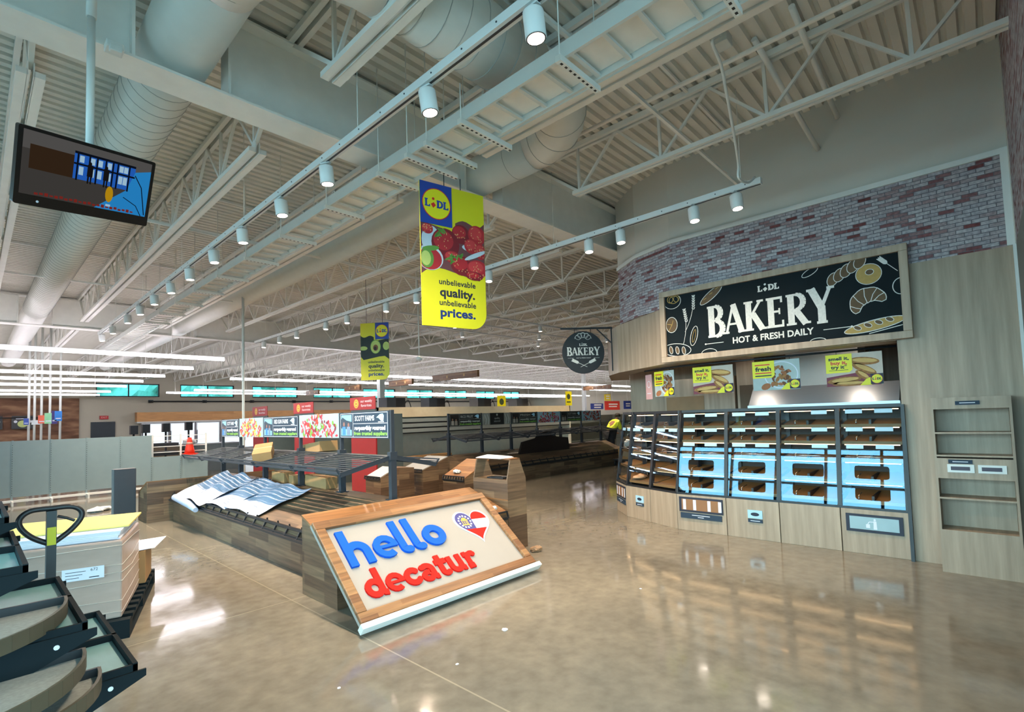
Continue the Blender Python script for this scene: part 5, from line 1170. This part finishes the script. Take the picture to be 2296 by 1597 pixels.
for s in (-1, 1):
    b = MB(); b.box(s * .17 - .07, s * .17 + .07, .10, .28, .03, .09); b.build('fork', M_black, J)
    b = MB(); b.lathe([(.06, -.02), (.06, .02)], (s * .06, 0, .06), 16, 0, 'x'); b.build('wheel', M_black, J)

# grey guard post, plastic on the floor
o = thing('guard_post', 'dark grey square bollard cover beside the far corner of the long table', 'bollard', (1.85, 11.0, 0)); b = MB(); b.box(-.15, .16, -.09, .09, 0, .915); b.build('cover', M_dark, o, bevel=.008); b = MB(); b.box(-.155, -.15, -.085, .085, .0, .91); b.build('pale_left_face', mat('guard_side', '#59666c', .5), o)  # paler sheet over the whole left face of the cover
crumple('plastic_film', 'clear plastic film lying on the floor before the grey shelf backs', 'plastic', (1.85, 12.9, 0), .26, M_film, 4, .35, 31)

# grey gondola backs
def gondola(x0, x1, h, label):
    o = thing('shelf_bay', label, 'shelving', (x0, 15.9, 0), group='grey gondola backs'); w = x1 - x0
    b = MB(); b.box(.02, w - .0, 0, .03, .16, h); b.build('back_panel', M_greyp, o)
    b = MB(); b.box(-.015, .02, -.01, .05, 0, h + .01)
    for k in range(int(h / .06)): b.box(-.004, .004, -.0115, -.01, .2 + k * .05, .222 + k * .05, 1) if .222 + k * .05 < h else None
    b.build('upright', [M_greyp, M_dark], o); b = MB(); b.box(-.012, .018, -.36, 0, .0, .09); b.box(0, w, -.05, .0, .05, .10); b.build('base_foot', M_steelw, o)
sx_ = [-1.89, -1.25, -.61, .03, .67, 1.31, 1.95, 2.60, 3.25]
for k in range(8): gondola(sx_[k], sx_[k + 1], 1.41, 'tall grey shelf back panel with slotted upright, %s' % (ORD[7 - k] + ' from the low panels'))
gondola(3.25, 3.90, .84, 'low grey shelf back panel beside the tall ones'); gondola(3.90, 4.55, .84, 'low grey shelf back panel under the traffic cone')
o = thing('wire_rack', 'white wire rack frame standing behind the low grey panels', 'rack', (3.3, 16.05, 0))
b = MB()
for x in (0, .64, 1.25):
    b.box(x - .018, x + .018, -.02, .02, 0, 1.42)
for z in (.95, 1.1, 1.25, 1.38): b.bar((0, 0, z), (1.25, 0, z), .014, .02)
b.build('frame', M_steelw, o)
for k in range(2): b = MB(); b.box(.03, .60, .02, .5, .86 + k * .22, .97 + k * .22); b.build('shelf_stack', M_black, o)
o = thing('traffic_cone', 'orange traffic cone on top of the low grey panel', 'cone', (4.12, 15.93, .85)); o.scale = (1.25, 1.25, 1.25); b = MB(); b.box(-.13, .13, -.13, .13, 0, .03); b.build('base', mat('cone_orange', '#e2331c', .4, var=.03), o); b = MB(); b.lathe([(.105, .03), (.085, .12), (.05, .30), (.035, .37)], n=24); b.build('cone_body', mat('cone_orange', '#e2331c'), o); b = MB(); b.lathe([(.0665, .222), (.0565, .272)], n=24); b.build('stripe', mat('cone_stripe', '#c98f80', .5), o)

# red aisle ends
for k, (y0, y1) in enumerate(((9.58, 10.6), (12.45, 13.56), (15.36, 16.45))):
    o = thing('aisle_end', 'red aisle end with a red header card, %s' % ['nearest and tallest', 'middle of three', 'farthest of three, left'][k], 'aisle end', (5.95, y1, 0), RW, group='red aisle ends'); w = y1 - y0
    b = MB(); b.box(0, w, 0, .03, .05, 1.24); b.build('red_panel', M_red, o)
    b = MB(); b.box(.02, w - .02, .03, (.7 if k == 0 else 5.2), 0, 1.75); b.box(0, w, .0, .03, 1.24, 1.86); b.build('shelf_body', mat('aisle_grey', '#57605f', .6), o)
    b = MB(); b.box(-.02, w + .02, -.012, 0, 1.86, 2.14); c = b.build('header_card', M_red, o); b = MB(); b.ell(.25 * w, 2.0, .10, .10, -.0125, 0, 20); ring(b, .25 * w, 2.03, .05, .035, -.0130, 2, .012); ring(b, .25 * w, 1.965, .05, .035, -.0133, 2, .012)
    b.text('our weekly', .085, .66 * w, 2.045, -.0125, 1, fit=.46 * w); b.text('favorites', .085, .66 * w, 1.95, -.0125, 1, fit=.42 * w); b.build('card_print', [mat('gold_yellow', '#d9b24a', .6), M_paper, M_red], c)

# cooler wall behind the second table
o = thing('multideck_cooler', 'long open cooler with a tan canopy behind the second table', 'cooler', (7.2, 11.5, 0)); b = MB(); b.box(0, 8.3, 0, .9, 1.68, 1.95); b.build('canopy', grain_mat('tan_canopy', '#d2bf9f', '#e0d0b2', 3, 3), o)
b = MB(); b.box(0, 8.3, .5, .55, .0, 1.68); b.build('back_wall', mat('cooler_wall', '#d4d2c6', .6), o)
for k, z in enumerate((1.26, 1.40, 1.54)): b = MB(); b.box(.02, 8.28, .02, .5, z, z + .10); b.build('price_rail', mat('cooler_rail', '#8d9492', .5), o); b = MB(); b.box(.02, 8.28, .03, .5, z - .03, z); b.build('gap', M_black, o)
b = MB(); b.box(0, 8.3, -.1, .5, 0, .5); b.build('base_tank', mat('cooler_base', '#8d8f88', .5), o)
for s in (0, 8.26): b = MB(); b.box(s, s + .04, 0, .55, 0, 1.95); b.build('end_wall', mat('cooler_wall', '#d4d2c6'), o)
for k, x in enumerate((7.75, 9.15, 11.05, 12.85)):
    o = thing('fan_unit', 'dark box with coiled cables on the tan canopy, %s from the left' % ORD[k], 'fan unit', (x, 11.62, 1.95), group='dark units on the canopy'); b = MB(); b.box(-.18, .10, 0, .4, 0, .27); b.build('cabinet', M_dark, o)
    b = MB(); b.box(.10, .42, .02, .38, 0, .26); b.build('motor', M_black, o); b = MB(); b.tube(smooth([(.42, .1, .05), (.55, .1, .20), (.62, .1, .12), (.66, .1, .0)]), .012, 6); b.build('cable', M_black, o)
o = thing('floor_bin', 'dark red bin with a sloped glass lid behind the long table post', 'bin', (6.9, 10.75, 0)); b = MB(); b.box(-.3, .3, -.2, .2, 0, .78); b.build('bin_body', mat('maroon', '#4a1a18', .5), o); b = MB(); b.hexa([(-.34, -.22, .78), (.34, -.22, .78), (.34, .22, .78), (-.34, .22, .78), (-.28, -.22, 1.1), (.26, -.22, 1.1), (.2, .1, 1.1), (-.2, .1, 1.1)]); b.build('lid', mat('lid_grey', '#6a665e', .3), o)
o = carton(1.6, .3, .10, (8.9, 11.7, .50), 0, 'flat yellowish carton lying on the cooler base behind the second table')

# far wall furniture
o = thing('freezer_canopy', 'long orange wood canopy over the freezer doors on the far wall', 'canopy', (6.76, 36.6, 2.0)); b = MB(); b.box(0, 16.0, 0, .55, 0, .56); b.build('board', plank_mat('orange_planks', ['#c08a50', '#cf9a60', '#b98348'], w=.2, l=2.0, grain=.2), o); b = MB(); b.box(0, 16.0, -.02, .55, -.08, 0); b.build('light_rail', M_white, o)
M_fdoor = mat('freezer_glow_glass', '#dfeaf0', .2, var=.05, emit=0.5)  # door glass glows itself, standing in for the light inside the freezer
for k in range(11):
    o = thing('freezer', 'upright freezer with a bright glass door below the orange canopy, %s from the left' % ORD[k], 'freezer', (7.0 + k * 1.42, 36.7, 0), group='freezers on the far wall'); b = MB(); b.box(0, 1.38, 0, .45, 0, 1.9); b.build('cabinet', M_steel, o)
    b = MB(); b.box(.07, 1.31, -.02, 0, .15, 1.84); d = b.build('glass_door', M_fdoor, o); b = MB(); b.box(.04, .08, -.04, 0, .6, 1.4); b.build('handle', M_dark, d)
b = MB(); b.box(4.72, 5.82, 37.12, 37.2, 0, 2.05); struct(b.build('door_1', mat('door_dark', '#1f2b33', .4)))
o = thing('exit_sign', 'small red exit sign above the dark door on the far wall', 'exit sign', (5.3, 37.1, 2.30)); b = MB(); b.box(-.2, .2, -.03, .10, -.10, .10); b.build('box', mat('exit_red', '#b5262a', .4), o); b = MB(); b.text('EXIT', .13, 0, 0, -.031); b.build('letters', mat('exit_text', '#e8b0a8', .5), o)
mu, nt, b_, N, L = nodes_mat('mural_brown'); tc = N('ShaderNodeTexCoord'); wv = N('ShaderNodeTexNoise'); wv.inputs['Scale'].default_value = 1.1; wv.inputs['Detail'].default_value = 6; mp = N('ShaderNodeMapping'); mp.inputs['Rotation'].default_value = (0, 0, .7); mp.inputs['Scale'].default_value = (.6, 2.4, 1); L.new(tc.outputs['UV'], mp.inputs[0]); L.new(mp.outputs[0], wv.inputs['Vector']); r_ = ramp(nt, [(.3, hexc('#4a2f22')), (.5, hexc('#74523d')), (.7, hexc('#a58162'))]); L.new(wv.outputs['Fac'], r_.inputs[0]); L.new(r_.outputs[0], b_.inputs['Base Color']); b_.inputs['Roughness'].default_value = .8
o = MB(); o.box(-4, 4.2, 37.10, 37.19, .2, 3.4); tag(o.build('wall_mural', mu), 'big brown abstract mural covering the far wall at the left', 'mural')
for k, (x, kind) in enumerate(((.75, 0), (1.92, 1))):
    o = thing('menu_board', ['black menu board on the brown mural at the frame edge', 'black board with a green disc on the brown mural'][k], 'board', (x, 36.9, 2.1)); b = MB(); b.box(-.42, .42, -.03, .03, -.32, .36); b.build('panel', M_black, o); b = MB(); b.ell(0, -.06, .20, .18, -.031, 0, 20); b.ell(-.27, .06, .07, .07, -.031, 1, 12); b.ell(.27, .06, .07, .07, -.031, 1, 12); b.line([(-.26, .22), (.26, .22)], .06, -.031, 1); b.build('print', [mat('disc_green', '#b5c27a', .6), M_paper], o)
p = MB(); p.tube([(-3, 36.85, 2.36), (3.3, 36.85, 2.36)], .03, 8); tag(p.build('wall_rod', M_black), 'black rod across the brown mural', 'rod')
p = MB(); p.tube([(7.4, 36.95, 3.22), (41, 36.95, 3.22)], .045, 8)
for k in range(12): p.lathe([(.09, -.12), (.09, .12)], (7.5 + k * 2.9, 36.95, 3.22), 10, 0, 'x')
tag(p.build('wall_pipe', M_black), 'long black pipe with couplings under the far high windows', 'pipe')
# bank of thin poles with promotion cards
cols = ['#3a52a8', '#cfd6d8', '#e0694e', '#8fcf9e', '#3c2f72', '#2f7fd0']
for k, x in enumerate((1.28, 1.41, 1.57, 1.77, 2.02)):
    p = MB(); p.tube([(x, 22, 0), (x, 22, 5.0)], .032, 10); tag(p.build('card_pole', M_white), 'thin white pole before the brown mural, %s from the left' % ORD[k], 'pole', 'poles with promotion cards')
for k, (x, z, w_, h_, c) in enumerate(((1.22, 1.93, .12, .20, 0), (1.44, 1.90, .20, .14, 1), (1.58, 1.99, .18, .26, 2), (1.74, 2.02, .20, .34, 3), (1.88, 2.05, .14, .42, 4), (1.97, 2.09, .18, .32, 5))):
    o = MB(); o.box(x - w_ / 2, x + w_ / 2, 21.955 - k * .002, 21.968, z - h_ / 2, z + h_ / 2, 0); o.box(x - w_ * .35, x + w_ * .35, 21.953 - k * .002, 21.955 - k * .002, z - h_ * .3, z - h_ * .2, 1); tag(o.build('promotion_card', [mat('card_%d' % k, cols[c], .5, var=.08), M_paper]), ['dark blue', 'pale grey', 'orange', 'mint green', 'dark violet', 'bright blue'][k] + ' promotion card on the thin white poles', 'card', 'promotion cards on poles')
for k, (x, z) in enumerate(((3.61, 1.70), (3.93, 1.73), (4.48, 1.74), (5.14, 1.77))):
    o = thing('checkout_light', 'black checkout lamp box on a pole, %s from the left' % ORD[k], 'checkout lamp', (x, 20, 0), group='checkout lamps'); b = MB(); b.box(-.10, .10, -.10, .10, z - .28, z); b.build('lamp_box', M_black, o); b = MB(); b.tube([(0, 0, 0), (0, 0, z - .28)], .03, 8); b.build('pole', M_black, o)
# checkout counters half seen behind the panels
for k, (x, c) in enumerate(((4.2, '#8a7a63'), (6.1, '#7c8484'))):
    o = thing('checkout_counter', ['tan checkout counter behind the wire rack', 'grey checkout counter behind the red aisle ends'][k], 'counter', (x, 21.0, 0)); b = MB(); b.box(-.9, .9, -.4, .4, 0, .95); b.build('body', mat('counter_%d' % k, c, .5), o); b = MB(); b.box(-.92, .92, -.42, .42, .95, .99); b.build('top', M_steel, o)
crumple('plastic_film', 'heap of clear plastic on the checkout counter', 'plastic', (5.3, 20.4, .99), .35, M_film, 4, .6, 41)
# promo cards at the right end of the aisles
for k, (x, z, w_, h_, c, lab) in enumerate(((19.6, 1.95, 1.0, .26, '#2d3f8f', 'dark blue card left of the red ones over the far right aisles'), (20.9, 1.98, 1.3, .42, '#c23a34', 'wide red card over the far right aisles'), (22.3, 2.0, .7, .4, '#27409a', 'blue arrow shaped card over the far right aisles'), (23.6, 2.02, 1.0, .30, '#b78c4e', 'tan picture card over the far right aisles'), (25.4, 2.10, 1.7, .45, '#d83b2e', 'bright red card nearest the glass bread cases'), (20.5, 2.36, .5, .3, '#d8c83a', 'small yellow card above the wide red one'))):
    o = thing('promotion_card', lab, 'card', (x, 13.0, z), 0, 'cards over the far right aisles'); b = MB(); b.box(-w_ / 2, w_ / 2, 0, .03, -h_ / 2, h_ / 2); b.build('sheet', mat('rcard_%d' % k, c, .5, var=.1), o); b = MB(); b.line([(-w_ * .25, .06), (w_ * .35, .06)], .06, -.001); b.line([(-w_ * .25, -.05), (w_ * .3, -.05)], .05, -.001); b.build('print', M_paper, o)
    b = MB(); b.tube([(0, .015, h_ / 2), (0, .015, 5.09 - z)], .008, 5); b.build('wire', M_steelw, o)
for k, (x, z) in enumerate(((13.35, 2.08), (17.45, 2.30))):
    o = thing('price_banner', ['small yellow banner hung above the third dark unit', 'small yellow banner with dark picture hung right of the dark units'][k], 'banner', (x, 13.0, z)); b = MB(); b.box(-.22, .22, 0, .01, -.3, .3); b.build('sheet', M_yellow, o); b = MB(); b.ell(0, .08, .12, .12, -.001, 0, 16); b.line([(-.14, -.15), (.14, -.15)], .05, -.001); b.build('print', mat('banner_dark', '#3a4a2a', .6), o)
    b = MB(); b.tube([(0, .005, .3), (0, .005, 5.09 - z)], .006, 5); b.build('wire', M_steelw, o)
for k, x in enumerate((17.5, 22.5)):
    o = thing('shelf_bay', ['grey aisle shelving end right of the cooler', 'grey aisle shelving behind the hand cart'][k], 'shelving', (x, 13.6, 0)); b = MB(); b.box(0, 4.6, 0, .8, 0, 1.55); b.build('shelf_body', mat('aisle_grey2', '#7d8580', .6), o)
    for z in (.4, .8, 1.2): b = MB(); b.box(0, 4.6, -.25, 0, z, z + .03); b.build('shelf', mat('aisle_shelf', '#4f5855', .5), o)

# big hanging banners
def banner(loc, rz, label, kind):
    o = thing('hanging_banner', label, 'banner', loc, rz); w, h = .35, .685
    out = [(-w, -h), (w * .55, -h)] + arc2(w - .16, -h + .16, .16, -PI / 2, 0, 6)[1:] + [(w, h), (-w, h)]
    b = MB(); b.prism(out, -.004, .004); b.build('sheet', mat('banner_back', '#d9cf1c', .5, var=.02), o)
    p = MB(); y = -.0045; mir = -1 if kind == 'avo' else 1
    def E(cx, cz, rx, rz_, k, m_, rot=0, n=20): p.ell(cx * mir, cz, rx, rz_, y - k * .00008, m_, n, rot * mir)
    # picture field between the yellow parts
    top = [(-w, .30), (-.02, .25), (.02, .28)] + [(.02 + .33 * t, .34 + .035 * math.sin(t * 6) + .06 * t * t) for t in [i / 8 for i in range(9)]]
    bot = [(w, -.12), (w * .8, -.20), (w * .3, -.17), (-w * .3, -.13), (-w * .7, -.12), (-w, -.20)]
    P_ = [(q[0] * mir, q[1]) for q in top + bot]; P_ = P_ if mir < 0 else P_[::-1]
    p.poly(P_, y, 0 if kind == 'straw' else 6)
    if kind == 'straw':
        E(-.24, .13, .10, .14, 1, 5); E(.22, .12, .13, .04, 1, 5)
        K = [(.08, .24, .10, .095), (.26, .26, .10, .10), (.20, .14, .085, .075), (-.09, .12, .15, .15), (.30, .10, .06, .08), (-.02, .00, .085, .06), (.08, -.07, .12, .10), (.26, -.08, .12, .09), (-.28, .235, .06, .05), (.22, -.155, .10, .045)]
        for i, (cx, cz, rx, rz_) in enumerate(K):
            E(cx, cz, rx, rz_, 3 + i * 4, 2 if i % 3 == 0 else 1); E(cx - rx * .15, cz + rz_ * .2, rx * .72, rz_ * .65, 4 + i * 4, 1 if i % 3 == 0 else 3)
            for q in range(14): E(cx + rnd.uniform(-.7, .7) * rx, cz + rnd.uniform(-.7, .7) * rz_, .0045, .007, 5 + i * 4, 4, 0, 6)
        for i, (cx, cz) in enumerate(((-.13, .23), (-.17, .20), (-.02, -.01), (.05, .02), (-.05, -.03))):
            for q in range(4): E(cx + rnd.uniform(-.03, .03), cz + rnd.uniform(-.02, .02), .03, .010, 50 + i * 3, 8, rnd.uniform(-1, 1.5), 10)
        E(-.26, -.04, .14, .12, 60, 5); E(-.26, -.05, .125, .105, 61, 1); E(-.29, -.05, .07, .09, 62, 8); E(-.30, -.05, .05, .07, 63, 9); E(-.25, .05, .09, .025, 66, 8, .2)
        E(.24, .055, .14, .022, 47, 5, .45)
    else:
        E(.02 * -1, .11, .13, .17, 1, 8); E(-.02, .105, .118, .155, 2, 9); E(-.02, .085, .062, .075, 3, 10); E(-.01, .07, .035, .045, 4, 7); E(-.28, .12, .08, .10, 1, 9); E(.28, .08, .10, .05, 1, 9)
    
    for v in p.v: v.x = max(-w + .002, min(w - .002, v.x))
    p.build('photo_print', [mat('bn_pink', '#6d3c40', .6), mat('bn_red', '#b0222a', .6, var=.1), mat('bn_dred', '#7c1520', .6, var=.1), mat('bn_lred', '#c8383a', .6, var=.1), mat('bn_seed', '#d9a06a', .6, var=0), mat('bn_white', '#c3cdd6', .6), mat('bn_black', '#1a2420', .6), mat('bn_dark', '#2a1a14', .6), mat('bn_green', '#5f8f3a', .6, var=.15), mat('bn_lgreen', '#b5c56a', .6, var=.1), mat('bn_pit', '#7a4a26', .6, var=.1)], o)
    t = MB(); y = -.012 if kind == 'straw' else -.009
    t.poly([(-w * mir, .24), (-.02 * mir, .24), (-.02 * mir, h), (-w * mir, h)][::mir], y + .001, 1) if False else None
    logo(t, (-w + .17) * mir, h - .20, .150, y, 1, 0, 2, False)
    sq = MB(); X = sorted((-w * mir, -.015 * mir)); sq.poly([(X[0], h - .40), (X[1], h - .40), (X[1], h), (X[0], h)], y + .001, 0); sq.build('blue_square', mat('logo_blue', '#183f9a', .5, var=.01), o)
    t.build('emblem', [mat('logo_yellow', '#e8dd17', .5, var=.01), mat('logo_blue', '#183f9a'), M_redl], o)
    t = MB(); c = .03; t.text('unbelievable', .078, c, -.255, -.005, 0, bold=.0015, fit=.40); t.text('quality.', .115, c, -.355, -.005, 0, bold=.004, fit=.385); t.text('unbelievable', .078, c, -.455, -.005, 0, bold=.0015, fit=.40); t.text('prices.', .115, c, -.55, -.005, 1, bold=.004, fit=.385); t.build('slogan', [M_ink, mat('navy_text', '#17306e', .5, var=0)], o)
    for s in ((-.09, .09) if kind == 'straw' else (-.2, .2)): hw = MB(); hw.tube([(s, 0, h), (s, 0, h + (.115 if kind == 'straw' else 1.14))], .005, 5); hw.build('hanger_wire', M_dark, o)
banner((3.18, 3.68, 3.155), -.21, 'large yellow strawberry banner hanging from the cable tray', 'straw')
banner((6.60, 10.60, 3.265), -.92, 'smaller yellow avocado banner farther back', 'avo')
o = thing('hanging_sensor', 'small white sensor on a rod below the strawberry banner', 'sensor', (7.3, 9.8, 3.05)); b = MB(); b.tube([(0, 0, .05), (0, 0, 2.0)], .014, 8); b.build('rod', M_white, o); b = MB(); b.lathe([(.03, .06), (.07, .03), (.07, -.02), (.05, -.04)], n=18); b.build('sensor_head', M_white, o)

# person bending behind the curved bread case
def person():
    J_ = {'pel': (0, 0, .92), 'chest': (.16, 0, 1.20), 'neck': (.30, 0, 1.36), 'head': (.38, 0, 1.46), 'hl': (0, .10, .88), 'kl': (.06, .12, .48), 'al': (-.02, .12, .08), 'tl': (.16, .12, .03), 'hr': (0, -.10, .88), 'kr': (.03, -.12, .48), 'ar': (-.08, -.12, .08), 'tr': (.10, -.12, .03), 'sl': (.24, .20, 1.28), 'el': (.30, .24, 1.02), 'wl': (.46, .18, .90), 'fl': (.54, .16, .88), 'sr': (.24, -.20, 1.28), 'er': (.32, -.24, 1.02), 'wr': (.48, -.18, .90), 'fr': (.56, -.16, .88)}
    E_ = [('pel', 'chest'), ('chest', 'neck'), ('neck', 'head'), ('pel', 'hl'), ('hl', 'kl'), ('kl', 'al'), ('al', 'tl'), ('pel', 'hr'), ('hr', 'kr'), ('kr', 'ar'), ('ar', 'tr'), ('chest', 'sl'), ('sl', 'el'), ('el', 'wl'), ('wl', 'fl'), ('chest', 'sr'), ('sr', 'er'), ('er', 'wr'), ('wr', 'fr')]
    rad = {'pel': .15, 'chest': .16, 'neck': .06, 'head': .10, 'hl': .10, 'kl': .065, 'al': .05, 'tl': .045, 'hr': .10, 'kr': .065, 'ar': .05, 'tr': .045, 'sl': .075, 'el': .05, 'wl': .035, 'fl': .03, 'sr': .075, 'er': .05, 'wr': .035, 'fr': .03}
    root = thing('person', 'worker in a yellow high-visibility shirt bending beside the curved bread case', 'person', (15.3, 9.68, 0), -.35)
    def skin(name, keys, grow, m_):
        ks = [k for k in J_ if k in keys]; me = bpy.data.meshes.new(name); me.from_pydata([J_[k] for k in ks], [(ks.index(a), ks.index(c)) for a, c in E_ if a in ks and c in ks], []); me.materials.append(m_)
        o = bpy.data.objects.new(name, me); C.objects.link(o); o.parent = root; sk = o.modifiers.new('skin', 'SKIN'); su = o.modifiers.new('sub', 'SUBSURF'); su.levels = su.render_levels = 1
        for i, k in enumerate(ks): v = me.skin_vertices[0].data[i]; v.radius = (rad[k] * grow, rad[k] * grow); v.use_root = (i == 0)
        return o
    skin('body', set(J_), .82, mat('skin', '#9a6a50', .6, var=.05))
    skin('shirt', {'pel', 'chest', 'neck', 'sl', 'el', 'sr', 'er'}, 1.3, mat('hi_vis', '#d5e02a', .6, var=.05))
    skin('trousers', {'pel', 'hl', 'kl', 'al', 'hr', 'kr', 'ar'}, 1.12, mat('dark_cloth', '#22262b', .8, var=.1))
    b = MB(); b.lathe([(.02, .115), (.08, .09), (.108, .03), (.10, -.02)], (.38, 0, 1.50), 16); b.build('hair', mat('hair', '#20160f', .7), root)
person()
